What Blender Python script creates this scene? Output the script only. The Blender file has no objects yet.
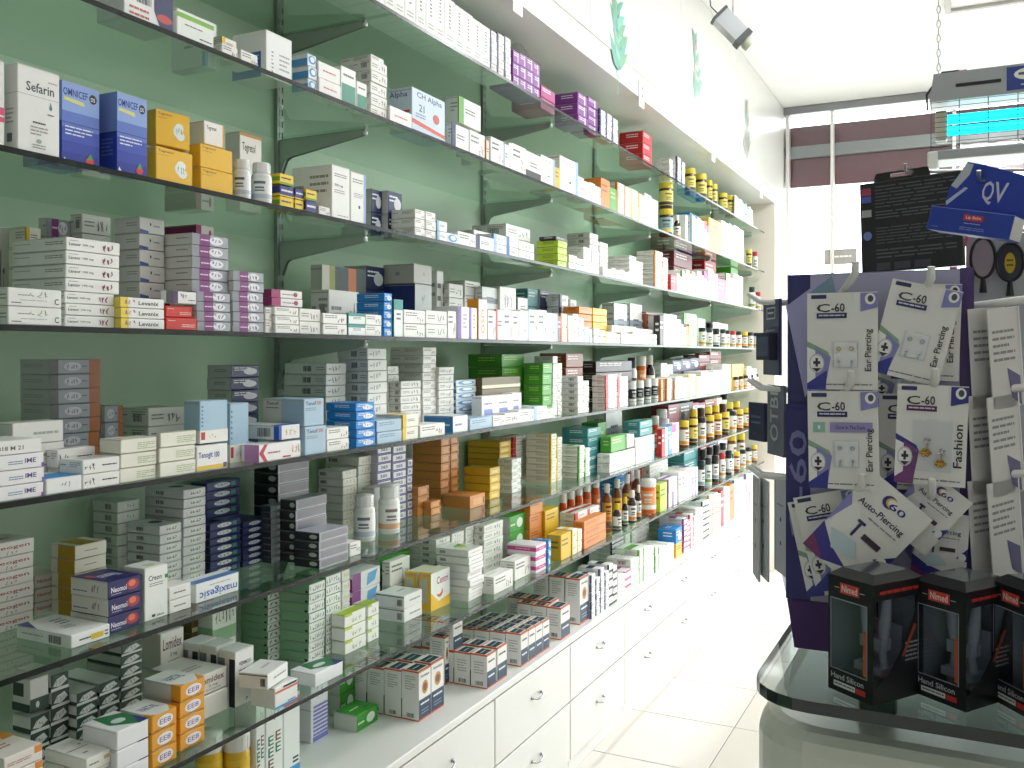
import bpy, math, random
from mathutils import Vector, Matrix
# ------------------------------------------------------------------ camera, world, lights, exposure
F_PX = 925.0; CAM_H = 1.6; VY = 354.9
TH = math.atan(457.8 / F_PX)
scn = bpy.context.scene
col = scn.collection
cam_d = bpy.data.cameras.new('camera'); cam = bpy.data.objects.new('camera', cam_d); col.objects.link(cam)
cam.location = (0, 0, CAM_H); cam.rotation_euler = (math.pi / 2, 0, TH)
cam_d.sensor_width = 36.0; cam_d.lens = F_PX / 1024 * 36.0
cam_d.shift_y = -(384 - VY) / 1024; cam_d.clip_start = 0.02
scn.camera = cam
scn.view_settings.view_transform = 'Standard'; scn.view_settings.look = 'None'
scn.view_settings.gamma = 1.0; scn.view_settings.use_curve_mapping = False
scn.view_settings.exposure = 0.18
scn.cycles.max_bounces = 10; scn.cycles.transparent_max_bounces = 32
scn.cycles.diffuse_bounces = 4; scn.cycles.glossy_bounces = 4; scn.cycles.sample_clamp_indirect = 6.0
scn.cycles.caustics_reflective = False; scn.cycles.caustics_refractive = False
wd = bpy.data.worlds.new('world'); scn.world = wd; wd.use_nodes = True
bgn = wd.node_tree.nodes['Background']; bgn.inputs[0].default_value = (0.93, 0.97, 1.0, 1); bgn.inputs[1].default_value = 6.0

def area_light(name, loc, size, power, rot=(0, 0, 0), colr=(1, 1, 1)):
    l = bpy.data.lights.new(name, 'AREA'); l.shape = 'RECTANGLE'; l.size, l.size_y = size; l.energy = power; l.color = colr
    o = bpy.data.objects.new(name, l); o.location = loc; o.rotation_euler = rot; col.objects.link(o); return o
CEIL = 3.5
# recessed ceiling light panels along the aisle (their visible frames are built further down)
PANELS = [(0.19, 1.1, 7), (0.19, 3.05, 22), (0.19, 5.0, 58)]   # only the last one reaches into the picture
for i, (x, y, p) in enumerate(PANELS):
    area_light('ceiling_panel_light' if y > 4.5 else 'ceiling_panel_offscreen', (x, y, CEIL - 0.035), (0.56, 1.16), p, (0, 0, 0), (0.97, 0.985, 1.0))
# daylight enters by the shop front (a portal only guides the sampling of the sky light)
pt = area_light('window_front_portal', (0.5, 7.30, 1.75), (3.5, 3.4), 1, (math.radians(-90), 0, 0)); pt.data.cycles.is_portal = True

# ------------------------------------------------------------------ helpers
rnd = random.Random(7)
def lin(c): return tuple(((v / 12.92) if v <= 0.04045 else ((v + 0.055) / 1.055) ** 2.4) for v in c)
def hexc(h): return lin(tuple(int(h[i:i + 2], 16) / 255 for i in (0, 2, 4)))
MATS = {}
def mat(name, hx='ffffff', rough=0.5, metal=0.0, spec=0.5, noise=0.0, scale=30.0, emit=0.0, bump=0.0):
    if name in MATS: return MATS[name]
    m = bpy.data.materials.new(name); m.use_nodes = True; nt = m.node_tree; b = nt.nodes['Principled BSDF']
    c = hexc(hx); b.inputs['Base Color'].default_value = (*c, 1); b.inputs['Roughness'].default_value = rough
    b.inputs['Metallic'].default_value = metal; b.inputs['Specular IOR Level'].default_value = spec
    if noise or bump:
        tc = nt.nodes.new('ShaderNodeTexCoord'); n = nt.nodes.new('ShaderNodeTexNoise'); n.inputs['Scale'].default_value = scale; n.inputs['Detail'].default_value = 4
        nt.links.new(tc.outputs['Object'], n.inputs['Vector'])
        if noise:
            mx = nt.nodes.new('ShaderNodeMix'); mx.data_type = 'RGBA'
            mx.inputs['A'].default_value = (*[v * (1 - noise) for v in c], 1); mx.inputs['B'].default_value = (*[min(1, v * (1 + noise)) for v in c], 1)
            nt.links.new(n.outputs['Fac'], mx.inputs['Factor']); nt.links.new(mx.outputs['Result'], b.inputs['Base Color'])
        if bump:
            bp = nt.nodes.new('ShaderNodeBump'); bp.inputs['Strength'].default_value = bump; bp.inputs['Distance'].default_value = 0.002
            nt.links.new(n.outputs['Fac'], bp.inputs['Height']); nt.links.new(bp.outputs['Normal'], b.inputs['Normal'])
    if emit: b.inputs['Emission Color'].default_value = (*c, 1); b.inputs['Emission Strength'].default_value = emit
    MATS[name] = m; return m
def card(hx): return mat('card_' + hx, hx, 0.42, noise=0.03, scale=60)
def ink(hx): return mat('ink_' + hx, hx, 0.45)
def plastic(hx, r=0.3): return mat('plastic_' + hx, hx, r, noise=0.02, scale=25)
def clear_mat(name, tint, gloss=0.12, rough=0.03, fres=1.45):
    if name in MATS: return MATS[name]
    m = bpy.data.materials.new(name); m.use_nodes = True; nt = m.node_tree; nt.nodes.clear()
    o = nt.nodes.new('ShaderNodeOutputMaterial'); t = nt.nodes.new('ShaderNodeBsdfTransparent'); t.inputs[0].default_value = (*tint, 1)
    g = nt.nodes.new('ShaderNodeBsdfGlossy'); g.inputs['Roughness'].default_value = rough; g.inputs[0].default_value = (1, 1, 1, 1)
    fr = nt.nodes.new('ShaderNodeFresnel'); fr.inputs[0].default_value = fres
    ge = nt.nodes.new('ShaderNodeNewGeometry'); iv = nt.nodes.new('ShaderNodeMath'); iv.operation = 'SUBTRACT'; iv.inputs[0].default_value = 1.0; nt.links.new(ge.outputs['Backfacing'], iv.inputs[1])
    ml = nt.nodes.new('ShaderNodeMath'); ml.operation = 'MULTIPLY'; nt.links.new(fr.outputs[0], ml.inputs[0]); nt.links.new(iv.outputs[0], ml.inputs[1])
    mx = nt.nodes.new('ShaderNodeMixShader'); nt.links.new(ml.outputs[0], mx.inputs[0]); nt.links.new(t.outputs[0], mx.inputs[1]); nt.links.new(g.outputs[0], mx.inputs[2])
    nt.links.new(mx.outputs[0], o.inputs[0]); MATS[name] = m; return m

class MB:
    """collects polygons with materials; build() links them as one mesh object"""
    def __init__(s): s.v = []; s.f = []; s.mi = []; s.mats = []; s.smooth = []
    def m(s, mt):
        if mt not in s.mats: s.mats.append(mt)
        return s.mats.index(mt)
    def poly(s, pts, mt, smooth=False):
        i = len(s.v); s.v += [tuple(p) for p in pts]; s.f.append(tuple(range(i, i + len(pts)))); s.mi.append(s.m(mt)); s.smooth.append(smooth)
    def geo(s, vs, fs, mt, smooth=False):
        i = len(s.v); s.v += [tuple(p) for p in vs]; k = s.m(mt)
        for f in fs: s.f.append(tuple(i + q for q in f)); s.mi.append(k); s.smooth.append(smooth)
    def box(s, x0, x1, y0, y1, z0, z1, mt, bev=0.0):
        v, f = box_geo(x0, x1, y0, y1, z0, z1, bev); s.geo(v, f, mt)
    def obox(s, c, ax, ay, az, mt):
        c = Vector(c); ax, ay, az = Vector(ax), Vector(ay), Vector(az); vs = []
        for i in (-1, 1):
            for j in (-1, 1):
                for k in (-1, 1): vs.append(c + ax * i + ay * j + az * k)
        s.geo(vs, [(0, 1, 3, 2), (4, 6, 7, 5), (0, 4, 5, 1), (2, 3, 7, 6), (0, 2, 6, 4), (1, 5, 7, 3)], mt)
    def tube(s, pts, r, mt, n=8, caps=True):
        pts = [Vector(p) for p in pts]; rs = r if isinstance(r, (list, tuple)) else [r] * len(pts); vs = []; fs = []; up = None
        for i, p in enumerate(pts):
            d = (pts[min(i + 1, len(pts) - 1)] - pts[max(i - 1, 0)]).normalized()
            if up is None: up = Vector((0, 0, 1)) if abs(d.z) < 0.9 else Vector((1, 0, 0))
            a = d.cross(up).normalized(); b = a.cross(d).normalized(); up = b
            for k in range(n): t = 2 * math.pi * k / n; vs.append(p + (a * math.cos(t) + b * math.sin(t)) * rs[i])
        for i in range(len(pts) - 1):
            for k in range(n): fs.append((i * n + k, i * n + (k + 1) % n, (i + 1) * n + (k + 1) % n, (i + 1) * n + k))
        s.geo(vs, fs, mt, True)
        if caps:
            s.geo(vs[:n][::-1], [tuple(range(n))], mt); s.geo(vs[-n:], [tuple(range(n))], mt)
    def lathe(s, prof, mt, n=16, cx=0, cy=0, a0=0.0, a1=2 * math.pi):
        full = abs(a1 - a0 - 2 * math.pi) < 1e-6; vs = []; fs = []; m = n if full else n + 1
        for r, z in prof:
            for k in range(m): t = a0 + (a1 - a0) * k / n; vs.append((cx + r * math.cos(t), cy + r * math.sin(t), z))
        for i in range(len(prof) - 1):
            for k in range(n): fs.append((i * m + k, i * m + (k + 1) % m, (i + 1) * m + (k + 1) % m, (i + 1) * m + k))
        s.geo(vs, fs, mt, True)
    def prism(s, pts2, z0, z1, mt, axis='z'):
        def P(a, b, c): return {'z': (a, b, c), 'y': (a, c, b), 'x': (c, a, b)}[axis]
        n = len(pts2); vs = [P(a, b, z0) for a, b in pts2] + [P(a, b, z1) for a, b in pts2]
        s.geo(vs, [tuple(range(n))[::-1], tuple(range(n, 2 * n))] + [(i, (i + 1) % n, n + (i + 1) % n, n + i) for i in range(n)], mt)
    def mesh(s, name):
        me = bpy.data.meshes.new(name); me.from_pydata(s.v, [], s.f)
        for mt in s.mats: me.materials.append(mt)
        me.polygons.foreach_set('material_index', s.mi); me.polygons.foreach_set('use_smooth', s.smooth); me.update(); return me
    def build(s, name, parent=None, loc=None, rotz=0.0):
        o = bpy.data.objects.new(name, s.mesh(name)); col.objects.link(o)
        if parent: o.parent = parent
        if loc is not None: o.location = loc
        if rotz: o.rotation_euler = (0, 0, rotz)
        return o
def box_geo(x0, x1, y0, y1, z0, z1, bev=0.0):
    if bev <= 0:
        vs = [(x, y, z) for x in (x0, x1) for y in (y0, y1) for z in (z0, z1)]
        return vs, [(0, 1, 3, 2), (4, 6, 7, 5), (0, 4, 5, 1), (2, 3, 7, 6), (0, 2, 6, 4), (1, 5, 7, 3)]
    c = ((x0 + x1) / 2, (y0 + y1) / 2, (z0 + z1) / 2); h = ((x1 - x0) / 2, (y1 - y0) / 2, (z1 - z0) / 2); b = min(bev, min(h) * 0.45)
    vs = []; idx = {}
    for sx in (-1, 1):
        for sy in (-1, 1):
            for sz in (-1, 1):
                for a in range(3):
                    s3 = (sx, sy, sz); p = [c[k] + s3[k] * (h[k] - (0 if k == a else b)) for k in range(3)]
                    idx[(sx, sy, sz, a)] = len(vs); vs.append(tuple(p))
    fs = []
    def orient(f, n):
        A, B, C = (Vector(vs[i]) for i in f[:3])
        return f if (B - A).cross(C - A).dot(Vector(n)) > 0 else f[::-1]
    for a in range(3):
        o1, o2 = [k for k in range(3) if k != a]
        for s0 in (-1, 1):
            q = []
            for (p1, p2) in ((-1, -1), (1, -1), (1, 1), (-1, 1)):
                s3 = [0, 0, 0]; s3[a] = s0; s3[o1] = p1; s3[o2] = p2; q.append(idx[(*s3, a)])
            n = [0, 0, 0]; n[a] = s0; fs.append(orient(tuple(q), n))
    for a in range(3):
        o1, o2 = [k for k in range(3) if k != a]
        for p1 in (-1, 1):
            for p2 in (-1, 1):
                q = []
                for sa, ax in ((-1, o1), (1, o1), (1, o2), (-1, o2)):
                    s3 = [0, 0, 0]; s3[a] = sa; s3[o1] = p1; s3[o2] = p2; q.append(idx[(*s3, ax)])
                n = [0, 0, 0]; n[o1] = p1; n[o2] = p2; fs.append(orient(tuple(q), n))
    for sx in (-1, 1):
        for sy in (-1, 1):
            for sz in (-1, 1): fs.append(orient(tuple(idx[(sx, sy, sz, a)] for a in range(3)), (sx, sy, sz)))
    return vs, fs
def tag(o, label, cat, group=None):
    o['label'] = label; o['category'] = cat
    if group: o['group'] = group
    return o
def structure(o): o['kind'] = 'structure'; return o
def empty(name, loc=(0, 0, 0), rotz=0.0):
    o = bpy.data.objects.new(name, None); col.objects.link(o); o.location = loc; o.rotation_euler = (0, 0, rotz); o.empty_display_size = 0.02; return o
TXT = {}
def text_geo(s):
    """unit-box outline of a word: (verts2d, faces, aspect)"""
    if s in TXT: return TXT[s]
    cu = bpy.data.curves.new('lettering', 'FONT'); cu.body = s; cu.resolution_u = 2; cu.offset = 0.012
    ob = bpy.data.objects.new('lettering', cu); me = bpy.data.meshes.new_from_object(ob)
    vs = [(v.co.x, v.co.y) for v in me.vertices]; fs = [tuple(p.vertices) for p in me.polygons]
    bpy.data.meshes.remove(me); bpy.data.objects.remove(ob); bpy.data.curves.remove(cu)
    x0 = min(v[0] for v in vs); x1 = max(v[0] for v in vs); y0 = min(v[1] for v in vs); y1 = max(v[1] for v in vs)
    w, h = max(1e-6, x1 - x0), max(1e-6, y1 - y0)
    TXT[s] = ([((a - x0) / w, (b - y0) / h) for a, b in vs], fs, w / h); return TXT[s]
def paint(mb, P, items, seed=0, eps0=0.00025):
    """flat print: P(u, v, lift) -> 3D point on the face; items in face units 0..1"""
    r = random.Random(seed)
    for k, it in enumerate(items):
        e = eps0 + 0.00007 * k; t = it[0]
        if t == 'r':
            _, a, b, c, d, h = it; mb.poly([P(a, b, e), P(c, b, e), P(c, d, e), P(a, d, e)], ink(h))
        elif t in 'ti':
            _, a, b, c, d, s, h = it; vs, fs, asp = text_geo(s); fl = t == 'i'
            mb.geo([P(a + (c - a) * ((1 - x) if fl else x), b + (d - b) * ((1 - y) if fl else y), e) for x, y in vs], fs, ink(h))
        elif t == 'V':   # text running upwards
            _, a, b, c, d, s, h = it; vs, fs, asp = text_geo(s)
            mb.geo([P(c - (c - a) * y, b + (d - b) * x, e) for x, y in vs], fs, ink(h))
        elif t == 'l':
            _, a, b, c, d, n, h = it; st = (d - b) / n
            for i in range(n):
                y0 = d - st * (i + 0.25); y1 = y0 - st * 0.38; x = a; xe = a + (c - a) * (1 if i % 3 != 2 else r.uniform(0.5, 0.95))
                while x < xe - 0.005:
                    w = min(xe - x, (c - a) * r.uniform(0.12, 0.35)); mb.poly([P(x, y1, e), P(x + w * 0.88, y1, e), P(x + w * 0.88, y0, e), P(x, y0, e)], ink(h)); x += w
        elif t == 'o':
            _, a, b, c, d, h = it; n = 14
            mb.poly([P((a + c) / 2 + (c - a) / 2 * math.cos(2 * math.pi * q / n), (b + d) / 2 + (d - b) / 2 * math.sin(2 * math.pi * q / n), e) for q in range(n)], ink(h))
        elif t == 'p':
            mb.poly([P(u, v, e) for u, v in it[1]], ink(it[2]))
        elif t == 'b':
            _, a, b, c, d = it; x = a
            while x < c:
                w = (c - a) * r.choice((0.02, 0.04, 0.06)); mb.poly([P(x, b, e), P(min(c, x + w), b, e), P(min(c, x + w), d, e), P(x, d, e)], ink('2a2a2a')); x += w + (c - a) * r.choice((0.02, 0.05))
        elif t == 'w':   # hand-written price: a few joined strokes
            _, a, b, c, d, h = it; n = 3
            for q in range(n):
                x0 = a + (c - a) * q / n; wd_ = (c - a) / n * 0.75
                pts = [(x0 + wd_ * r.random(), b + (d - b) * r.random()) for _ in range(5)]
                th = (d - b) * 0.035
                for (p, qv), (p2, q2) in zip(pts, pts[1:]):
                    dx, dy = p2 - p, q2 - qv; L = math.hypot(dx, dy) + 1e-6; nx, ny = -dy / L * th * 0.5, dx / L * th
                    mb.poly([P(p - nx, qv - ny, e), P(p2 - nx, q2 - ny, e), P(p2 + nx, q2 + ny, e), P(p + nx, qv + ny, e)], ink(h))
# pixel -> place: a pixel column gives a direction, the plane it stands in gives the distance
def phi(px): return TH - math.atan((px - 512) / F_PX)
def y_at(px, X): return X / math.tan(phi(px))
def x_at(px, Y): return Y * math.tan(phi(px))
def depth(X, Y): return X * math.sin(TH) + Y * math.cos(TH)
def on_plane(px, py, z):
    zc = F_PX * (CAM_H - z) / (py - VY); u = (px - 512) / F_PX
    return (-math.sin(TH) * zc + math.cos(TH) * u * zc, math.cos(TH) * zc + math.sin(TH) * u * zc, z)
# ------------------------------------------------------------------ the setting
D = 1.354; WALL = 1.752; BULK = 1.287; Y_END = 6.97; Y_WIN = 7.33; SOFF = 2.72
SH_Z = {1: 2.503, 2: 2.213, 3: 1.928, 4: 1.648, 5: 1.369, 6: 1.092, 7: 0.820, 8: 0.530}   # top faces
BAYS = [-0.40, 0.82, 2.04, 3.26, 4.48, 5.70, 6.92]
def simple(name, parts, kindst=True):
    mb = MB()
    for p in parts: mb.box(*p)
    o = mb.build(name)
    if kindst: structure(o)
    return o
white_wall = mat('white_wall', 'f3f2ef', 0.6, noise=0.02, scale=3, bump=0.05)
laminate = mat('white_laminate', 'e4e3df', 0.25, noise=0.01, scale=4)
green = mat('green_backing', 'b2cab0', 0.45, noise=0.03, scale=2.5)
# floor: slab with single tiles on it
simple('floor', [(-1.9, 2.7, -1.6, 7.6, -0.1, -0.006, mat('grout', '8a847a', 0.8))])
fl = bpy.data.objects['floor']
tile_m = mat('porcelain_tile', 'd6d0c7', 0.12, noise=0.03, scale=2.0)
tb = MB(); tb.box(-0.2402, 0.2402, -0.2402, 0.2402, -0.006, 0.0, tile_m, 0.0015); tme = tb.mesh('tile')
for j in range(-11, 8):
    for i in range(-1, 8):
        x = -0.907 + (i - .5) * 0.485; y = 3.985 + (j - .5) * 0.485
        if y > 7.6 or y < -1.5 or x > 2.55: continue
        o = bpy.data.objects.new('tile', tme); col.objects.link(o); o.location = (x, y, 0); o.parent = fl
simple('wall_left', [(-1.9, -WALL, -1.6, 7.6, 0, CEIL, white_wall)])
# green backing boards fixed to the wall, one per bay
for a, b in zip(BAYS, BAYS[1:] + [Y_END]):
    mb = MB(); mb.box(-WALL, -WALL + 0.006, a + 0.001, b - 0.001, 0.53, SOFF, green); o = mb.build('backing_board', bpy.data.objects['wall_left'])
simple('wall_right', [(2.6, 2.75, -1.6, 7.6, 0, CEIL, white_wall)])
simple('wall_back', [(-1.9, 2.75, -1.75, -1.6, 0, CEIL, white_wall)])
simple('wall_front', [(-1.9, -BULK + 0.0, Y_WIN, Y_WIN + 0.15, 0, CEIL, white_wall), (2.3, 2.75, Y_WIN, Y_WIN + 0.15, 0, CEIL, white_wall)])
simple('ceiling', [(-1.9, 2.75, -1.75, 7.6, CEIL, CEIL + 0.1, mat('ceiling_white', 'fbfbf9', 0.7, noise=0.01, scale=4))])
# bulkhead over the shelves: soffit box with lettering panels
simple('wall_bulkhead', [(-WALL, -BULK, -1.6, Y_WIN, SOFF, CEIL, laminate)])
simple('wall_end', [(-WALL, -BULK, Y_END, Y_WIN, 0, SOFF, mat('beige_end', 'efe4da', 0.5, noise=0.01))])
bh = bpy.data.objects['wall_bulkhead']
for i, (a, b) in enumerate(zip(BAYS, BAYS[1:] + [Y_WIN])):
    if i == 5: b = Y_WIN
    if i == 6: break
    mb = MB(); mb.box(-BULK, -BULK + 0.005, a + 0.002, b - 0.002, SOFF + 0.1, CEIL - 0.004, laminate, 0.002); mb.build('panel', bh)
# painted sprigs on the bulkhead panels
def leaf(mb, P, u, v, L, ang, c, w=0.28):
    ca, sa = math.cos(ang), math.sin(ang); pts = []
    for t, s in ((0, 0), (.25, 1), (.55, .85), (1, 0), (.55, -.85), (.25, -1)): pts.append((u + ca * L * t - sa * L * w * s * .5, v + sa * L * t + ca * L * w * s * .5))
    leaf.k = getattr(leaf, 'k', 0) + 1; mb.poly([P(a, b, 0.0004 + .00006 * (leaf.k % 60)) for a, b in pts], ink(c))
def sprig(yc, z0, z1, cols, seed):
    r = random.Random(seed); mb = MB(); P = lambda u, v, e: (-BULK + 0.005 + e, u, v); n = 13
    for i in range(n):
        t = i / n; z = z0 + (z1 - z0) * t; L = 0.15 * (1 - 0.45 * t)
        for sd in (-1, 1): leaf(mb, P, yc + 0.02 * math.sin(t * 6), z, L * r.uniform(0.6, 1.15), math.pi / 2 + sd * r.uniform(0.4, 1.0), r.choice(cols), 0.34)
    mb.poly([P(yc - .004, z0 - .1, .0003), P(yc + .004, z0 - .1, .0003), P(yc + .004, z1, .0003), P(yc - .004, z1, .0003)], ink(cols[0]))
    o = mb.build('sprig_decal', bh); return o
for px, ya, yb, cs, sd in ((617, 70, 6, ['5fae9b', '7cc0b4', '4f8f9a', '6fae86'], 3), (695, 100, 38, ['9fc7bd', 'd99aa0', '8bb7a5', 'c7d3c2'], 4), (746, 156, 102, ['a3a8a0', '8d9a8b', 'b9bdb5'], 5)):
    Ysp = y_at(px, BULK); dd = depth(BULK, Ysp) / F_PX; sprig(Ysp, CAM_H + (VY - ya) * dd, CAM_H + (VY - yb) * dd, cs, sd)
# glass shelves: one pane per level and bay
glass = clear_mat('shelf_glass', (0.84, 0.92, 0.87), fres=1.7)
edge_m = mat('glass_edge', '0e1512', 0.25, spec=0.3)
ORD = {1: 'top', 2: 'second', 3: 'third', 4: 'fourth', 5: 'fifth', 6: 'sixth', 7: 'seventh'}
NB = ['sixth', 'fifth', 'fourth', 'third', 'second', 'first']
steel = mat('brushed_steel', 'b8bbb8', 0.28, metal=0.9, noise=0.05, scale=40)
for lv in range(1, 8):
    for b in range(6):
        y0, y1, z = BAYS[b] + .0015, BAYS[b + 1] - .0015, SH_Z[lv]
        mb = MB(); mb.box(-WALL + .012, -D - 0.0015, y0, y1, z - .010, z, glass); o = mb.build('glass_shelf')
        mb = MB(); mb.box(-D - .0014, -D, y0, y1, z - .010, z, edge_m, .0005); mb.build('polished_edge', o)
        tag(o, f'clear glass shelf, {ORD[lv]} one up the wall, {NB[b]} bay from the shop window'.replace('top one up', 'topmost on'), 'shelf', 'glass shelves on the green wall')
        o['label'] = f'clear glass shelf pane, {"topmost" if lv == 1 else ORD[lv] + " from top"}, {NB[b]} bay from the shop window'
# slotted rails with their brackets
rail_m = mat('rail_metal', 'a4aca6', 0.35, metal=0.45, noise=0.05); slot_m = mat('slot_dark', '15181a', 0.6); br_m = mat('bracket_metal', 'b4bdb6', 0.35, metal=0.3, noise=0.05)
rail_mb = MB(); RT = SOFF - .01                                   # folded channel with real slots punched through its face
for y0, y1 in ((-.014, -.0125), (.0125, .014)): rail_mb.box(0, .012, y0, y1, .56, RT, rail_m)
for y0, y1 in ((-.0125, -.009), (-.004, .004), (.009, .0125)): rail_mb.box(.0105, .012, y0, y1, .56, RT, rail_m)
zz = .56
while zz < RT:
    for y0 in (-.009, .004): rail_mb.box(.0105, .012, y0, y0 + .005, zz, min(zz + .016, RT), rail_m)
    zz += .032
rail_me = rail_mb.mesh('shelf_rail')
bm_ = MB()
for s in (-1, 1):
    bm_.prism([(.013, -.095), (.02, -.095), (.035, -.06), (.05, -.052), (.285, -.018), (.300, -.014), (.305, -.0005), (.013, -.0005)], s * .006 - .001, s * .006 + .001, br_m, 'y')
bm_.box(.02, .303, -.007, .007, -.0025, -.0008, br_m)
clip = MB(); clip.lathe([(0, 0), (.009, 0), (.009, .012), (.006, .014), (0, .014)], steel, 10)
br_me = bm_.mesh('bracket'); cl_me = clip.mesh('clip')
for bi, y in enumerate(BAYS):
    yy = y if y > 0 else y + .02
    r = bpy.data.objects.new('shelf_rail', rail_me); col.objects.link(r); r.location = (-WALL + .006, min(yy, Y_END - .02), 0)
    tag(r, f'slotted steel wall rail with seven brackets, {["seventh", "sixth", "fifth", "fourth", "third", "second", "first"][bi]} from the shop window', 'rail', 'slotted rails behind the glass shelves')
    for lv in range(1, 8):
        b = bpy.data.objects.new('bracket', br_me); col.objects.link(b); b.parent = r; b.location = (0, 0, SH_Z[lv] - .0102)
        c = bpy.data.objects.new('clip', cl_me); col.objects.link(c); c.parent = b; c.location = (.296, 0, -.0155)
# base cabinets with drawers, and the worktop over them
hand_m = mat('handle_chrome', 'a9aaac', 0.2, metal=1.0)
mb = MB(); mb.box(-WALL, -D + .0, -1.59, Y_END, .505, .530, laminate, .003); o = mb.build('worktop'); tag(o, 'long white laminate worktop over the drawer cabinets', 'worktop')
def handle_mesh():
    mb = MB(); pts = []
    for i in range(9):
        t = math.pi * i / 8; pts.append((.004 + .016 * math.sin(t), -.036 * math.cos(t), -.006 * math.sin(t)))
    mb.tube(pts, [.0025, .003, .0032, .0034, .0036, .0034, .0032, .003, .0025], hand_m, 8)
    for s in (-1, 1): mb.lathe([(.0, -.004), (.005, -.004), (.005, .004), (0, .004)], hand_m, 8, .003, s * .036)
    return mb.mesh('handle')
h_me = handle_mesh()
cy0 = 3.24 - 0.62 * 6
CABN = ['first', 'second', 'third', 'fourth', 'fifth', 'sixth', 'seventh', 'eighth', 'ninth', 'tenth', 'eleventh', 'twelfth', 'thirteenth']
for i in range(12):
    a = cy0 + .62 * i; b = a + .62
    if b < -1.2 or a > Y_END - .1: continue
    b = min(b, Y_END)
    mb = MB(); mb.box(-WALL + .002, -D - .022, a + .002, b - .002, .06, .503, laminate); mb.box(-WALL + .05, -D - .012, a + .002, b - .002, .001, .06, laminate); root = mb.build('drawer_cabinet')
    tag(root, f'white base cabinet with two drawers, {CABN[11 - i]} from the shop window', 'cabinet', 'drawer cabinets below the shelves')
    for z0, z1 in ((.065, .283), (.287, .501)):
        mb = MB(); mb.box(-D - .021, -D - .003, a + .0035, b - .0035, z0, z1 - .002, laminate, .0015); d = mb.build('drawer_front', root)
        h = bpy.data.objects.new('handle', h_me); col.objects.link(h); h.parent = d; h.location = (-D - .003, (a + b) / 2, (z0 + z1) / 2 + .02)
# ------------------------------------------------------------------ stock: boxes, cartons, bottles
SHELF_P = {k: f'on the {v} shelf' for k, v in ORD.items()}; SHELF_P[8] = 'on the white worktop'
STY = {}
GR, DK, WH, NV, BL, RD, GN = '8a8a88', '333336', 'f6f5f2', '1f2a5c', '1c6fc0', 'c8242b', '3f8f3c'
def st(key, base, desc, short=None, F=(), S=(), T=()): STY[key] = (base, desc, short, list(F), list(S), list(T))
fine = [('l', .08, .5, .6, .86, 2, '6b6b6b'), ('w', .62, .12, .94, .6, '7a5560')]
side = [('l', .45, .45, .92, .85, 3, '9a9a96'), ('l', .06, .5, .3, .7, 1, '9a9a96')]
bar = [('b', .5, .25, .78, .7)]
P_ = lambda u, v, w, h, c: ('r', u, v, u + w, v + h, c)
# plain and banded generics
st('w', 'efede8', 'white medicine box with fine grey print', None, fine, side, [('l', .1, .55, .6, .8, 2, '9a9a98')])
st('w2', 'e9e7e1', 'off-white medicine box with grey scribble', None, [('w', .5, .15, .9, .75, '77727a'), ('l', .08, .3, .42, .7, 2, '8d8d8d')], bar + side, [('l', .1, .3, .8, .7, 3, 'a5a5a2')])
st('wbc', 'e4e2dc', 'white medicine box with barcode end', None, [('w', .2, .2, .8, .8, '6f6a78')], [('b', .5, .25, .72, .75), ('l', .05, .4, .4, .6, 1, 'a0a09c')], [])
def band(key, base, acc, desc, short=None, how='left', extra=()):
    Fm = {'left': P_(0, 0, .22, 1, acc), 'top': P_(0, .72, 1, .28, acc), 'bot': P_(0, 0, 1, .3, acc), 'right': P_(.8, 0, .2, 1, acc), 'mid': P_(0, .4, 1, .2, acc)}[how]
    st(key, base, desc, short, [Fm, ('l', .28, .42, .74, .66, 2, '55565c')] + list(extra), [('l', .4, .4, .9, .8, 3, '9a9a96'), P_(.92, 0, .08, 1, acc)], [P_(.0, .35, 1, .3, acc)])
band('wb', 'eeedea', '2f6db5', 'white medicine box with a blue band')
band('wlb', 'eef0f0', '9cc3de', 'white medicine box with a pale blue band')
band('wg', 'ecefe6', '6aa84f', 'white medicine box with a green band')
band('wr', 'f0ece8', 'c4343a', 'white medicine box with a red band')
band('wo', 'f2eee6', 'e0822e', 'white medicine box with an orange band')
band('wp', 'eeeaf0', '8a4fa0', 'white medicine box with a purple band')
band('wy', 'f1eee0', 'e5c22f', 'white medicine box with a yellow band')
band('wn', 'ecebea', '26305f', 'white medicine box with a navy band')
band('wt', 'eaf0ee', '2e8f88', 'white medicine box with a teal band', None, 'top')
band('wk', 'edecea', '2b2b2e', 'white medicine box with a black band', None, 'bot')
band('wm', 'f3ebef', 'b8327f', 'white medicine box with a magenta band', None, 'top')
band('gb', 'dfe0de', '7f8a94', 'silver grey medicine box', 'silver grey boxes', 'mid')
# solid colours
def solid(key, base, desc, short, c2=WH, extraF=()):
    st(key, base, desc, short, [('l', .1, .5, .7, .85, 2, c2)] + list(extraF), [('l', .3, .4, .8, .8, 2, c2)], [('l', .2, .4, .8, .7, 2, c2)])
solid('red', 'c2222c', 'bright red medicine box', 'red boxes'); solid('dred', '7c1f2a', 'dark red medicine box', 'dark red boxes')
solid('navy', '1e2a58', 'navy box with white oval price sticker', 'navy boxes', WH, [('o', .42, .2, .92, .75, 'd8d8dc')])
solid('purple', '8a3f9a', 'purple medicine box with white end panels', 'purple boxes', WH, [P_(.62, .1, .12, .8, 'e8e0ee')])
solid('magenta', 'b3347f', 'magenta medicine box', 'magenta boxes'); solid('orange', 'd9822f', 'orange medicine box', 'orange boxes', '9a4a18')
solid('brown', '8f4a2a', 'brown medicine box', 'brown boxes'); solid('teal', '3f8f93', 'teal medicine box', 'teal boxes')
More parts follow.
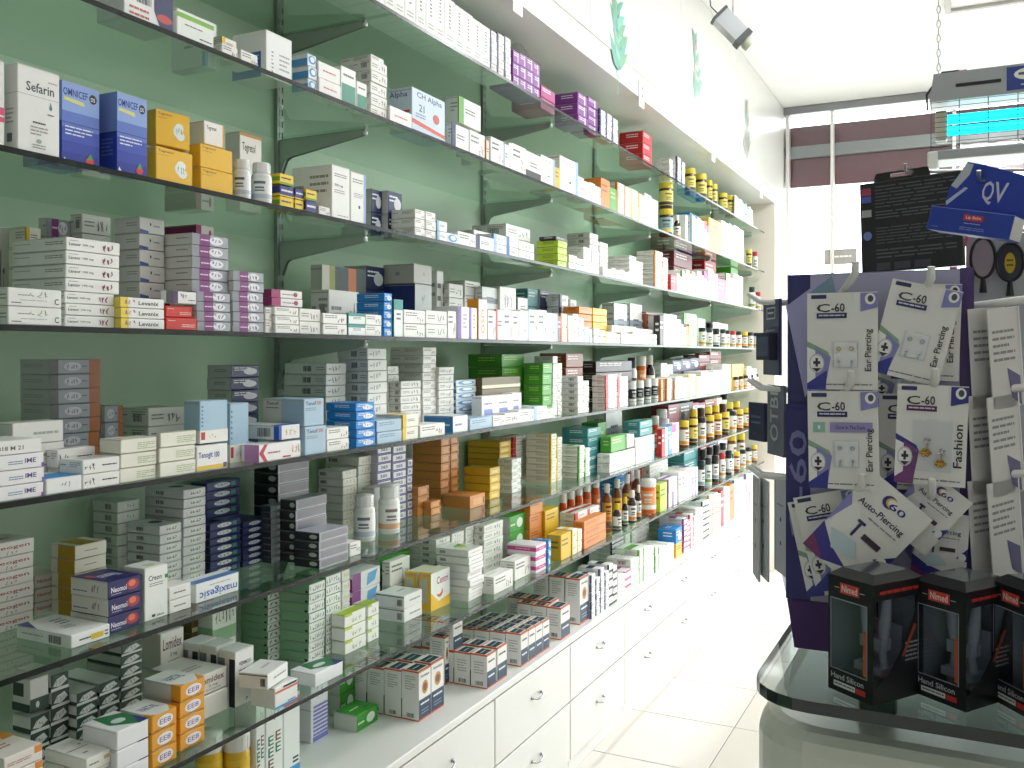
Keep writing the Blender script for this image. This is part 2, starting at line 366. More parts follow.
solid('green', '4f9e2f', 'bright green medicine box', 'green boxes', 'bfe08a'); solid('lime', 'b5cf2e', 'lime yellow medicine box', 'lime boxes', '4f6f1a')
solid('yellow', 'e3b51f', 'golden yellow medicine box', 'yellow boxes', '7f5a10'); solid('dark', '3a2e2e', 'dark brown cosmetic box', 'dark brown boxes')
solid('blue', '1c86d8', 'sky blue box with white oval sticker', 'sky blue boxes', WH, [('o', .35, .15, .9, .7, 'eaeef2'), ('w', .42, .25, .85, .6, '4466aa')])
solid('lblue', 'a9c4d8', 'pale blue medicine box', 'pale blue boxes', '6a7f95')
STY['navy'][4][:] = [P_(0, 0, 1, 1, 'c9cac8'), ('l', .3, .4, .8, .7, 2, '7c7f7c')]
# the ones that can be read or recognised
st('pinkw', 'eceae6', 'tall white carton with a pink stripe', None, [P_(0, .28, 1, .06, 'd9567f'), P_(0, .36, 1, .09, 'd9567f')])
st('sefarin', 'efeeea', 'tall white Sefarin carton with drop emblem', 'Sefarin carton', [('t', .2, .71, .86, .82, 'Sefarin', '3d4450'), ('r', 0, .66, 1, .664, '8a8a88'), ('l', .72, .84, .94, .88, 1, 'd8a0b0'), ('p', [(.78, .64), (.74, .56), (.78, .53), (.82, .56)], '5a8f9a'), ('l', .7, .46, .86, .5, 1, '777777'), ('l', .35, .33, .66, .38, 1, '44484e'), ('l', .3, .2, .72, .32, 3, '9a9a98'), ('o', .44, .12, .56, .17, '9aa0a4'), ('l', .34, .05, .66, .11, 2, '8a8a88')], [('r', 0, .66, 1, .664, '9a9a98'), ('l', .1, .3, .7, .5, 4, 'aaaaa6'), ('r', .2, .1, .6, .2, '6a7080'), ('r', 0, .0, .6, .04, 'b03a3a')])
st('omnicef', '7f96d8', 'tall blue OMNICEF carton with strawberry picture', 'blue OMNICEF carton', [P_(0, 0, 1, .14, '1b2f9a'), P_(0, .14, 1, .14, '2a3ea8'), P_(0, .28, 1, .16, '3a50b4'), P_(0, .44, 1, .2, '5f78c8'), P_(0, .64, 1, .36, '8ea8e0'), ('p', [(.05, .77), (.6, .74), (.58, .79), (.05, .81)], 'd8d87a'), ('t', .03, .83, .68, .92, 'OMNICEF', '1d2a86'), ('o', .72, .80, .93, .92, '23263a'), ('t', .77, .83, .88, .88, 'DS', 'f0f0f0'), ('r', 0, .495, 1, .505, '2d3f9c'), ('l', .08, .34, .82, .47, 3, 'dfe6fa'), ('o', .62, .02, .86, .12, 'cf3a34'), ('p', [(.66, .1), (.84, .1), (.75, .17)], '4d9a3a'), ('p', [(0, 0), (.16, 0), (.06, .07)], 'e8ecf8')], [P_(0, 0, 1, .5, '2a3ea8'), P_(0, .5, 1, .5, '7f96d8'), ('r', 0, .49, 1, .51, '26347e'), ('l', .15, .2, .8, .44, 5, '6a78b8')])
st('omnicef2', '7f96d8', 'tall blue OMNICEF carton beside the golden yellow boxes', 'second blue OMNICEF carton', STY['omnicef'][3], STY['omnicef'][4])
st('ybox', 'edb92a', 'golden yellow medicine box with round white sticker', 'golden yellow boxes', [('t', .06, .84, .46, .93, 'Tegretol', '8a5a14'), ('l', .06, .76, .34, .8, 1, 'a8741f'), ('o', .5, .3, .76, .66, 'eef0ea'), ('o', .58, .22, .84, .5, 'eef0ea'), ('o', .55, .45, .8, .72, 'eef0ea'), ('w', .56, .34, .8, .62, '3f9a9a')])
st('ybox2', 'edb92a', 'golden yellow medicine box with small brown print', 'golden yellow boxes', [('t', .06, .8, .46, .92, 'Tegretol', '8a5a14'), ('l', .06, .68, .34, .74, 1, 'a8741f')])
st('wyel', 'efeae2', 'white box with orange top lid and dark print', None, [('r', 0, .96, 1, 1, 'd98f2a'), ('t', .1, .74, .7, .88, 'Tegretol', '54484a'), ('l', .1, .6, .4, .66, 1, '8a8a88')], [], [P_(0, 0, 1, 1, 'd98f2a')])
st('wtop', 'eee9e2', 'white and yellow medicine box on the yellow ones', None, [('t', .12, .6, .6, .82, 'Tegretol', '54484a'), P_(.93, 0, .07, 1, 'e3a51f')])
st('ny', 'f0c828', 'small yellow box with navy label', 'small yellow and navy boxes', [P_(0, .0, 1, .2, '5f9a2f'), ('l', .1, .4, .8, .75, 1, '2a2f6a')], [P_(0, .3, 1, .4, '7aa82f')])
st('nn', '2b2f78', 'small navy and yellow box with white print', 'small yellow and navy boxes', [('l', .1, .3, .9, .75, 1, 'e8e8f0'), P_(0, 0, 1, .12, 'e0c030')], [P_(0, .0, 1, .25, 'd8c030')])
st('mg', 'f1f0ec', 'tall white carton with small grey dosage print', None, [('l', .12, .78, .85, .86, 2, '7a7a7c'), ('t', .14, .6, .6, .66, '500 mg', '55565c'), ('l', .12, .48, .7, .56, 2, '9a9a98'), ('l', .3, .06, .9, .1, 1, '9a9a98')], side)
st('mgb', 'f1f0ec', 'tall white carton with a blue right edge', None, [('l', .12, .78, .8, .88, 2, '7a7a7c'), ('l', .2, .5, .8, .6, 3, '9a9a98'), ('r', .5, .3, .62, .36, '3a4a8a'), P_(.86, 0, .14, 1, '9db8e4')])
st('lansor', 'f2f1ee', 'long white box with black name and price', 'long white Lansor boxes', [('t', .05, .38, .26, .62, 'Lansor', '2b2b30'), ('t', .3, .38, .5, .58, '100 mg', '6a6a70'), ('l', .06, .7, .22, .82, 1, '9a9aa0'), ('w', .66, .2, .88, .75, '9a4a6a')], [('l', .62, .4, .96, .72, 2, '7e7e7a'), ('l', .05, .55, .35, .68, 1, '9a9a96')])
st('cbox', 'efeeea', 'long white box with black letter C', 'white boxes with letter C', [('w', .38, .5, .8, .85, '4f9a6a'), ('l', .18, .55, .4, .68, 1, '8a8a88'), ('t', .86, .15, .94, .5, 'C', '3a3a3e'), ('l', .22, .3, .72, .38, 1, 'a0a0a0'), ('l', .06, .12, .24, .24, 1, '4a4a4a')], [('l', .3, .3, .9, .7, 2, '9a9a96')])
st('levanix', 'f1f0ec', 'white Levanix box with a yellow end', 'white Levanix boxes', [P_(0, 0, .17, 1, 'f0d24a'), ('t', .4, .28, .86, .7, 'Levanix', '3a3a44'), ('w', .08, .3, .34, .8, 'b0788a')], [P_(.5, 0, .5, 1, 'efd860')])
st('redbox', 'cf3226', 'red medicine box with white lettering beside Levanix', 'red boxes', [('l', .06, .66, .3, .8, 1, 'f0d0c8'), ('l', .5, .2, .94, .5, 2, 'f4dcd4')])
st('blackw', 'e9e8e6', 'box with black end and white price face on the red boxes', None, [P_(0, 0, .36, 1, '26262a'), P_(.22, 0, .16, 1, '4a2f5a'), ('w', .45, .3, .7, .85, '6a4a6a'), ('l', .72, .2, .95, .4, 1, '55555a')])
st('gpur', 'a7aab2', 'grey box with purple block and oval sticker', 'grey and purple boxes', [P_(0, 0, .2, 1, '8d9098'), P_(.2, 0, .28, 1, '7d2f74'), ('l', .23, .35, .45, .62, 1, 'e8dcec'), ('o', .46, .14, .84, .88, 'eceaf0'), ('w', .5, .26, .8, .78, '5a5a7a')], [('l', .55, .45, .9, .68, 1, '6f6f6c'), ])
STY['gpur'][4].insert(0, P_(0, 0, 1, 1, 'd5d3cd'))
st('wblue', 'd9d8d4', 'white box with blue corner marks', None, [('p', [(0, .25), (.35, .15), (.35, .0), (0, 0)], '4a5a9a'), ('o', .4, .5, .46, .7, '2a2a3a'), ('l', .55, .4, .8, .6, 1, '77777a')], [('l', .5, .4, .9, .7, 2, '8e8e8a')])
st('magw', 'e8e3e2', 'white box with magenta end and small emblem', None, [P_(0, 0, .28, 1, '9c2a66'), ('l', .34, .3, .8, .6, 1, '77777a'), ('o', .7, .2, .84, .8, '9a3a4a')], [P_(0, 0, 1, 1, '8e2a60')])
st('stripe', 'd8d4c8', 'large carton with olive, orange and dark stripes leaning back', 'striped carton', [P_(.0, 0, .16, 1, 'd8d4c8'), P_(.16, 0, .12, 1, 'a0a04a'), P_(.28, 0, .3, 1, '2f4a48'), P_(.58, 0, .18, 1, 'd9783a'), P_(.76, 0, .24, 1, '2a4444')])
st('navgrey', 'cfd0cf', 'large grey box with navy end and centre mark', 'large grey and navy boxes', [('w', .4, .3, .6, .6, '6a6a6a')], [P_(0, 0, 1, 1, '2b3f86')])
st('greyn', 'cfccc6', 'large plain grey box on the navy ones', None, [('w', .5, .4, .6, .6, '7a7a7a')], [('o', .4, .4, .55, .6, '9a9a98')])
st('pstripe', 'efedf0', 'tall white carton with purple left stripe', None, [P_(0, 0, .3, 1, '7d5ab4'), ('l', .45, .3, .8, .8, 4, '9a9aa4')])
st('orcart', 'f0ece2', 'tall orange and white carton', 'tall orange carton', [('V', .3, .15, .7, .75, 'OSO', 'd98f1f')], [P_(0, 0, 1, 1, 'e8981f')], [P_(0, 0, 1, 1, 'e8981f')])
st('ime', 'f0eef0', 'white IME box with purple end', 'white and purple IME boxes', [P_(0, 0, .06, 1, '8a4fae'), ('t', .62, .38, .84, .7, 'IME', '5a4a86'), ('l', .3, .3, .58, .6, 2, '6f86a8'), P_(.95, 0, .05, .3, '8a4fae')])
st('imetop', 'efeeea', 'white box with stamped number on IME stack', None, [('t', .1, .3, .62, .6, '818 M 21', '6a6a6c')])
st('gror', '8f949c', 'grey box with brown end stacked high', 'grey and brown boxes', [P_(0, 0, .17, 1, '4e524f'), P_(.78, 0, .22, 1, '9a5a28'), ('o', .28, .2, .62, .8, 'b9bcc2'), ('w', .34, .3, .58, .7, '6a5a6a'), ('l', .62, .4, .74, .6, 1, '4a4a54')], [P_(0, 0, 1, 1, 'b4b6b4'), ('l', .1, .4, .8, .7, 2, '8c8f8c')])
st('longw', 'e6e4de', 'long white box lying across the IME stack', None, [('l', .4, .3, .9, .6, 1, 'a8a8a4')])
st('wcor', 'efeeea', 'white box with black cursive name and price', None, [('w', .06, .25, .34, .75, '4a4a5a'), ('l', .52, .4, .92, .62, 1, '2a2a2e')], side, [('l', .2, .3, .8, .8, 4, 'b0b0ac')])
st('bluetop', 'eeeeec', 'white box with a blue top', None, [('w', .4, .3, .7, .7, '3a4a7a')], [], [P_(0, 0, 1, .7, '2f8fd0')])
st('gwhite', 'eceadc', 'cream white box with green print lines', 'cream and green boxes', [('l', .45, .18, .96, .72, 4, '9ab47a')], [], [P_(0, .0, 1, 1, 'e6e6d4'), ('p', [(.5, .9), (.9, .75), (1, 1), (.6, 1)], '7fb05a'), ('p', [(.1, .5), (.3, .4), (.3, .6)], 'c8503a')])
st('lbig', 'a9c6da', 'pale blue and white box with red mark', 'pale blue boxes', [P_(0, 0, 1, .3, 'eeece4'), ('r', .04, .08, .18, .26, 'c23a3a'), ('l', .06, .36, .12, .9, 6, '3a5a7a'), ('w', .3, .08, .6, .2, '55555a')], [P_(0, 0, 1, .3, 'eeece4')], [])
st('tenogit', 'efeeea', 'white box with blue name and yellow strip', None, [('t', .05, .45, .5, .75, 'Tenogit', '3a4a9a'), P_(0, .05, .85, .16, 'e8c23a'), P_(.85, .05, .12, .2, '6a3a5a'), ('t', .56, .5, .72, .72, '100', '3a4a9a')], side)
st('pinkbox', 'efecec', 'white box with a pink end panel and red chevron', None, [('p', [(0, .5), (.12, 1), (.2, 1), (.1, .5), (.2, 0), (.12, 0)], 'c23048'), P_(.55, .1, .2, .1, 'c23048'), ('l', .2, .35, .5, .6, 1, 'b07080'), ('w', .78, .3, .98, .8, 'caa23a')], [P_(.2, 0, .8, 1, 'd69ad0')])
st('wbluey', 'e6e6e4', 'white box with blue edge and yellow price', None, [P_(0, 0, .12, 1, '2a5ab4'), ('w', .25, .2, .85, .8, 'caa22a')], [('b', .5, .2, .8, .8), P_(.88, 0, .12, 1, '2a5ab4')], [P_(0, .0, 1, .2, '3a6ac0')])
st('tenof', 'a9c3d6', 'pale blue and white Tenof box', 'pale blue Tenof boxes', [('t', .08, .76, .6, .9, 'Tenof', '3a3a44'), ('t', .64, .76, .86, .9, '300', 'b85a50'), ('l', .08, .55, .6, .68, 2, '7a8a9a')], [P_(0, 0, .46, 1, 'd9d8d0'), ('t', .08, .76, .38, .88, 'Tenof', '3a3a44'), ('l', .08, .6, .4, .7, 1, '77777a')], [])
st('whb', 'e6e6e2', 'white box with handwritten grey note', None, [('w', .3, .2, .7, .8, '77777f'), ('l', .1, .3, .25, .6, 1, '9a9a9a')], [('b', .45, .25, .65, .75), ('l', .75, .3, .95, .7, 2, '9a9a96')])
st('bluepack', 'eef0f0', 'white-faced blue box lying on its side', 'blue-sided box', [('l', .15, .3, .6, .6, 1, '77808a')], [P_(0, 0, 1, 1, '2a78b8'), ('l', .5, .3, .9, .6, 1, 'e0e8f0')], [P_(0, 0, 1, 1, 'e8ecec')])
st('bwcart', 'efefef', 'white carton with blue square panel', None, [('r', .15, .12, .7, .55, '8a9ad8'), ('l', .15, .65, .7, .8, 1, '8a8a90')])
st('neogen', 'e9e2dc', 'white Neogen box with red lettering', 'white Neogen boxes', [('t', .08, .42, .9, .74, 'Neogen', 'a04a50'), ('w', .4, .08, .65, .36, '6a5a6a')], [], [('t', .2, .4, .8, .6, 'Neogen', 'b06a6a')])
st('neocf', 'e4dcd6', 'white CF box with red lettering next to the Neogen stack', None, [('t', .05, .4, .55, .7, 'Nemof', 'a04a50'), ('t', .62, .4, .9, .7, 'CF', 'a04a50')], [])
st('yeltop', 'e6e2d2', 'white box with mustard yellow end, stacked askew', 'white and mustard boxes', [('l', .3, .4, .7, .6, 1, '9a9a90')], [P_(.3, 0, .7, 1, 'b8932a')], [P_(.2, 0, .55, 1, 'b89a34')])
st('neomol', '241f5e', 'navy Neomol box with glowing red swirl', 'navy Neomol boxes', [('t', .1, .3, .56, .62, 'Neomol', 'f2f0f6'), ('o', .55, .2, .95, .85, 'a83a4a'), ('o', .62, .4, .84, .8, 'e87a5a'), ('l', .1, .14, .4, .24, 1, 'c8c4dc')], [P_(0, 0, 1, 1, 'dad7cf'), ('l', .05, .2, .45, .35, 1, '3a3a6a'), ('w', .55, .25, .78, .75, '9a8a90')], [P_(0, 0, 1, 1, '262168'), ('i', .25, .3, .8, .6, 'Neomol', 'e0dcec'), ('o', .1, .5, .3, .8, 'a83a4a')])
st('bigflat', 'eef0ee', 'large flat white box with barcode and yellow strip at shelf edge', None, [('l', .2, .3, .5, .6, 1, '2a2a2e'), P_(.5, .25, .32, .4, 'e0c23a'), ('l', .86, .2, .95, .7, 2, '44444a')], [('b', .6, .15, .82, .75), ('l', .1, .4, .5, .6, 1, 'a8a8a4')], [('p', [(.0, 1), (.28, 1), (.0, .62)], '4a4a86'), ('l', .5, .5, .8, .8, 3, '77777a'), ('l', .3, .3, .6, .45, 2, 'a0a0a0')])
st('creon', 'eef0ec', 'upright white Creon carton with green square', 'white Creon carton', [('t', .16, .74, .72, .84, 'Creon', '26302e'), ('r', .86, .73, 1, .8, '2f8f4a'), ('l', .2, .62, .8, .7, 2, '8a8a8a'), ('r', .3, .05, .44, .1, '3a3a3a'), ('t', .5, .05, .82, .09, 'abbott', '3a3a3a')], [('l', .1, .7, .9, .9, 3, '9a9a96')], [P_(.3, .2, .4, .3, 'c8d8a0')])
st('maxi', 'eeeff0', 'white maxigesic box lying with blue name upside down', 'white maxigesic box', [('i', .08, .12, .95, .62, 'maxigesic', '2a55b0'), ('l', .3, .7, .8, .8, 1, 'a0a0aa')], [('o', .5, .6, .62, .75, '8a8a90')], [P_(0, 0, 1, .5, '5a86c0')])
st('smallw', 'ebe9e4', 'small white box with short dark name, beside the Creon carton', None, [('l', .2, .35, .75, .6, 1, '6a6a6a')])
st('silv', 'd6d8d8', 'silver box with oval sticker and code', 'silver sticker boxes', [('o', .22, .15, .88, .88, 'e2e8e0'), ('t', .3, .35, .78, .68, '66-67', '3a4a3a')], [('b', .3, .3, .5, .7)], [('o', .3, .35, .8, .65, '4a4e54')])
st('gback', 'd2d5cf', 'grey box with barcode end at the back', None, [('o', .3, .2, .9, .8, 'd8dcd8'), ('w', .4, .3, .8, .7, '4a4a4a')], [('b', .5, .25, .75, .75)])
st('bsil', 'aaacb4', 'black and silver box with metallic front', 'black and silver boxes', [('r', 0, 0, 1, .06, 'e8e8ea'), P_(.06, .12, .9, .76, '8d8a90')], [P_(0, 0, 1, 1, '1e2026'), ('o', .6, .25, .92, .75, 'b8c0b8')], [])
st('fan', '8f959a', 'thin grey box in a fanned stack', 'thin grey boxes', [('o', .3, .1, .9, .9, 'c0c8c8')], [P_(0, 0, 1, 1, '2e3240')])
st('navyg', '232a62', 'navy box with oval sticker, teal mark', 'navy and teal boxes', [('o', .22, .2, .7, .8, 'd2d6da'), ('w', .28, .3, .62, .7, '4a4a5a'), P_(.72, .25, .14, .5, '3f8f80')], [P_(0, 0, 1, 1, '1d2450'), ('b', .2, .3, .45, .7)])
st('wyel2', 'eae8e0', 'white box with yellow price scribble', 'white boxes with yellow prices', [('w', .25, .2, .9, .8, 'c8a21f')], [('b', .1, .3, .35, .7)])
st('lilac', 'eceaf0', 'white box with violet edges and code', 'white and violet boxes', [('r', 0, 0, 1, .12, '5a4a9a'), ('r', 0, .88, 1, 1, '5a4a9a'), ('r', 0, 0, .06, 1, '5a4a9a'), ('t', .25, .3, .75, .66, '385', '4a4a6a')], [P_(0, 0, 1, 1, 'd2c8d6')])
st('orst', 'd38a44', 'orange box in a tall tight stack', 'orange stacked boxes', [P_(.2, .2, .6, .5, 'e4a468'), P_(.85, .2, .1, .5, '8a3a1a')], [])
st('yst', 'e0b22a', 'mustard yellow box in a tall stack', 'mustard yellow boxes', [P_(.15, .25, .6, .4, 'efd27a')], [], [])
st('wor', 'e9e1d8', 'white box with orange corner, red print', None, [P_(.78, .55, .2, .45, 'd98a3a'), ('l', .08, .35, .7, .6, 2, 'a86a60')], [('l', .3, .3, .8, .7, 2, 'b0a49c')], [P_(.7, .6, .3, .4, 'd98a3a'), ('l', .2, .3, .6, .5, 2, 'b07060')])
st('dgw', '31463f', 'dark green and white box with torn sticker', 'dark green boxes', [P_(0, .0, 1, .18, 'd8dad4'), ('p', [(.1, .3), (.5, .2), (.9, .5), (.7, .85), (.3, .7)], 'd0d2ce'), ('w', .25, .3, .75, .7, '55555a')], [P_(0, 0, 1, 1, 'd8dad4'), P_(0, 0, 1, .3, '31463f')], [P_(0, 0, 1, 1, 'd8dad4')])
st('dgbig', 'd9d8d2', 'large white box with dark green lower band', None, [P_(0, 0, 1, .4, '2f433d'), ('o', .3, .1, .5, .3, 'c8cac4')], [P_(.05, .45, .6, .4, '3a4440'), P_(0, 0, 1, .25, '2f433d')], [])
st('flatw', 'efede8', 'large flat white box with thin brown line', None, [('l', .1, .3, .5, .6, 1, '6a8a4a'), P_(.7, .45, .25, .3, 'd8b88a')], [], [('r', .0, .48, .9, .5, '6a5a4a'), P_(.72, .6, .1, .06, 'c8a06a'), ('l', .3, .2, .5, .3, 1, '6a6a6a')])
st('gbt', 'ecedee', 'white box with green and navy top picture', None, [], [], [('p', [(.3, 1), (1, .75), (1, .2), (.7, 0), (.2, .4)], '2f7a4a'), ('p', [(.7, 0), (1, .5), (1, 0)], '2a2f7a'), ('o', .35, .35, .75, .6, 'd4e0dc')])
st('vartal', 'e5a02a', 'yellow-orange Vartal box with oval sticker', 'yellow-orange Vartal boxes', [('o', .2, .15, .85, .85, 'ece8ec'), ('t', .3, .35, .75, .65, 'EE8', '8a6a9a'), ('l', .1, .05, .9, .14, 1, '7a4a1a')], [P_(0, 0, .75, 1, 'd4d2cc')], [P_(0, 0, 1, 1, 'e4e4e0'), ('t', .15, .4, .8, .65, 'VARTAL', '3a4a7a'), ('p', [(.7, 0), (1, .0), (1, .3)], 'e5a02a'), ('p', [(0, 0), (.2, 0), (0, .3)], 'e5a02a')])
st('lomidex', 'ece7e2', 'large white Lomidex box with dark red name', 'white Lomidex boxes', [('t', .1, .5, .9, .82, 'Lomidex', '6a3a40'), ('t', .4, .26, .7, .4, '2 mg', '77777a'), ('l', .3, .1, .8, .2, 1, 'a0a0a0')], [], [('l', .2, .3, .7, .5, 2, 'b09a9a')])
st('plainw', 'e9e7e3', 'plain white box under the Lomidex one', None, [], [], [])
st('vermox', 'ecebe8', 'upright white carton with black and grey side stripes', 'black-striped cartons', [('t', .2, .72, .85, .79, 'VERMOX', '2b2b2e'), ('l', .2, .56, .85, .66, 2, '77777a'), ('t', .55, .05, .68, .11, '7', '2b2b2e')], [P_(.0, 0, .4, .86, '7f8386'), P_(.66, 0, .34, .86, '1c1f26')], [])
st('arab', 'dfe6dc', 'white and green box with bold script lettering', None, [P_(0, 0, 1, .35, '8fb88f'), ('w', .1, .45, .5, .9, '26302c'), ('w', .5, .45, .92, .85, '26302c')], [P_(0, 0, 1, .4, '8fb88f')])
st('olive', '6a5a30', 'flat olive brown box', None, [('r', 0, 0, 1, .3, 'd8d4b8')], [])
st('gstack', 'f2f3f0', 'white-ended green box with handwritten price', 'green boxes with white ends', [('w', .06, .22, .5, .8, '3a3a4a'), ('w', .5, .2, .95, .75, '3a3a4a')], [P_(0, 0, 1, 1, '86b08a'), ('o', .86, .1, .96, .4, '26302a')], [P_(0, 0, 1, 1, '86b08a')])
st('limew', 'eef0e8', 'small white box with lime green corner', 'small lime boxes', [P_(0, .8, .35, .2, 'bcd048'), ('w', .3, .15, .8, .6, '8a8a5a')], [], [P_(0, .0, 1, .8, 'b9d03a')])
st('purw', 'eae6ea', 'white-topped purple box lying flat', 'purple flat boxes', [P_(.0, 0, .3, 1, '8a4a8a'), ('p', [(.5, .1), (.8, .3), (.9, .9), (.55, .8)], '6aa8d8')], [P_(0, 0, 1, .75, '8a3f80')], [])
st('flip', 'ebebe8', 'white box with dark line and barcode end', None, [('l', .3, .35, .9, .65, 1, '9a9a9a')], [('b', .75, .2, .92, .7), ('r', 0, .85, 1, .9, '3a3a4a')], [('l', .4, .4, .8, .6, 1, 'b0b0ac')])
st('centri', 'eef0ec', 'white and yellow Centri box with red curve', 'white and yellow Centri boxes', [('p', [(0, 0), (1, 0), (1, .28), (.4, .2), (0, .5)], 'edbe2f'), ('t', .3, .66, .9, .86, 'Centri', 'b03a6a'), ('o', .3, .3, .62, .56, 'd86a4a'), ('o', .26, .38, .56, .62, 'eef0ec')], [P_(0, 0, 1, 1, 'edbe2f'), P_(.12, .2, .6, .66, 'd0cdc0')], [P_(0, .0, 1, 1, 'efe9d4'), P_(0, 0, .15, 1, 'edbe2f')])
st('askew', 'efefec', 'white box in an untidy leaning stack', 'untidy white stack', [('l', .2, .35, .9, .65, 1, 'd0a8c0')], [('b', .12, .3, .3, .7)], [('p', [(.2, .5), (.6, .3), (.9, .6), (.6, .7)], 'd8d84a'), ('p', [(.3, .62), (.7, .5), (.9, .7)], '3fa08a')])
st('magst', 'efe6ec', 'white box with magenta band across', 'magenta banded boxes', [P_(0, .35, 1, .4, 'c8408f'), ('l', .3, .45, .8, .62, 1, 'f0dcea')], [P_(0, .35, 1, .45, 'c8408f'), ('l', .3, .5, .8, .66, 1, 'f0dcea')], [P_(0, 0, 1, 1, 'efe6ec')])
st('eecart', 'eceeeb', 'tall white carton with green and brown block letters E', 'tall cartons with letter E', [('t', .12, .46, .44, .55, 'E', '2f7a5a'), ('t', .55, .48, .87, .57, 'E', '7a4a2a'), ('t', .12, .35, .44, .44, 'E', '2f7a5a'), ('t', .55, .37, .87, .46, 'E', '2f7a5a'), ('t', .12, .24, .44, .33, 'E', '7a4a2a'), ('w', .15, .68, .85, .82, '2b2b30'), ('o', .35, .86, .62, .95, '6a6e6a')], [])
st('bluebot', 'eceeeb', 'tall white carton with blue foot and red label', None, [P_(0, 0, 1, .1, '4a9ad8'), ('r', .55, .13, .9, .15, '2b2b2e'), ('r', .55, .17, .9, .19, '2b2b2e'), P_(.0, .72, 1, .1, 'd86a5a'), P_(.35, .86, .6, .1, '26262a')], [])
st('lilcart', 'eceaf0', 'tall white carton with violet striped lower half', None, [('r', .1, 0, 1, .06, '7a78c8')] + [('r', .12, .02 + .05 * i, .98, .05 + .05 * i, '8684cc') for i in range(9)] + [('w', .3, .5, .7, .9, '3a3a44')], [('r', 0, .4, 1, .41, 'b0b0b0')])
st('gflat', '3f9a35', 'green box with white end', 'flat green boxes', [('o', .45, .2, .85, .8, 'dfe8dc'), ('l', .05, .3, .35, .6, 1, 'cfe4c4')], [P_(0, 0, 1, 1, 'd0d4ca')], [('l', .2, .4, .6, .6, 1, 'dcecd4'), ('l', .6, .2, .8, .35, 1, '1f3a1a')])
st('hima', 'ebe9e6', 'tall orange-edged white carton with brown emblem', 'orange-edged white cartons', [P_(0, 0, 1, .42, '2a3f58'), ('r', 0, 0, 1, .03, 'd9602a'), ('r', 0, .97, 1, 1, 'd9602a'), ('t', .14, .84, .86, .91, 'Himalaya', '3a3a40'), ('o', .25, .5, .75, .78, 'c08a4a'), ('o', .34, .56, .66, .72, '7a4a2a'), ('l', .14, .27, .86, .37, 1, 'e4e8ee'), ('l', .2, .1, .8, .22, 2, '8a9ab0')], [('r', 0, 0, 1, .02, 'd9602a'), ('r', 0, .97, 1, 1, 'd9602a'), ('b', .3, .06, .7, .14), ('l', .2, .6, .8, .9, 6, 'b0aeaa')], [P_(0, 0, 1, 1, 'e6e4e0'), ('r', 0, 0, 1, .07, 'd9602a'), ('r', 0, 0, .05, 1, 'd9602a'), P_(.08, .18, .84, .62, '263848'), ('l', .2, .42, .8, .58, 1, 'c8d4dc')])
st('himb', 'ebe9e6', 'short orange-edged white carton with navy base', 'short orange-edged cartons', [P_(0, 0, 1, .5, '2a3f58'), ('r', 0, .96, 1, 1, 'd9602a'), ('r', 0, 0, 1, .04, 'd9602a'), ('l', .15, .7, .85, .84, 1, '3a3a40'), ('l', .15, .26, .85, .4, 1, 'e4e8ee')], [('r', 0, .96, 1, 1, 'd9602a'), ('r', 0, 0, 1, .03, 'd9602a'), ('b', .3, .08, .75, .2), ('l', .2, .4, .8, .8, 5, 'b0aeaa')], STY['hima'][5])
st('chalpha', 'cddcec', 'pale blue CH Alpha box with red band', 'pale blue CH Alpha box', [('t', .14, .78, .9, .94, 'CH Alpha', '4a5a86'), ('p', [(0, .22), (1, .12), (1, .2), (0, .32)], 'd8503a'), ('r', 0, .04, 1, .08, '3a4a9a'), ('o', .62, .38, .82, .6, 'c85a50'), ('t', .2, .52, .36, .68, '21', '3a5a8a'), ('l', .1, .36, .4, .48, 2, '7a8aa0')], [('t', .0, .76, .8, .92, 'Alpha', '4a5a86'), P_(.2, .3, .7, .1, 'c8403a'), P_(.2, .44, .7, .06, 'c8403a')], [])
st('w400', 'ecebea', 'white box with navy corner and red pill mark', None, [('p', [(.6, 1), (1, 1), (1, 0), (.75, 0), (.6, .45)], '2a2f5e'), ('o', .66, .22, .98, .44, 'c84a4a'), ('b', .25, .5, .55, .95), ('l', .1, .1, .5, .4, 2, 'c86a5a')], [])
st('wgreen', 'eef0ea', 'white box with green top stripe and green foot', None, [P_(0, .74, 1, .16, '7fb83a'), ('r', 0, .04, 1, .1, '7f9a4a'), ('l', .2, .5, .7, .6, 1, '77777a'), ('l', .6, .2, .94, .3, 1, '4a4a4e')], [])
st('wbigb', 'f0f0ee', 'large white carton with blue side panel', None, [('l', .2, .1, .28, .6, 6, '8a8a90'), ('l', .5, .2, .9, .6, 4, 'b0b0b0')], [P_(0, 0, .85, .55, '2a6ab0'), ('l', .5, .2, .8, .5, 4, 'b8cce4')], [])
st('bwst', 'e2e9ee', 'blue and white box with light swirl', 'blue and white boxes', [('o', .1, .2, .9, .9, '4a9ad0'), ('o', .3, .35, .8, .8, 'e8f0f4')], [P_(0, 0, 1, .6, '4a90c0'), P_(0, .6, 1, .4, 'd0d8dc')], [])
st('wred', 'efedea', 'white box with small red name', None, [('l', .2, .4, .8, .6, 1, 'c84a40')], [], [('l', .3, .4, .7, .5, 1, 'c84a40')])
st('wgrn', 'eff0ec', 'white box with dark green lower half', None, [P_(.05, 0, .9, .55, '3f8f78'), ('l', .15, .7, .85, .85, 1, '77777a')], [P_(0, 0, .2, .55, '3f8f78')])
st('wlines', 'efeeea', 'white carton with dark upright lettering', 'row of lettered white cartons', [('l', .4, .35, .6, .88, 7, '44444a'), ('l', .2, .1, .8, .24, 2, 'b0b0ac')], [], [])
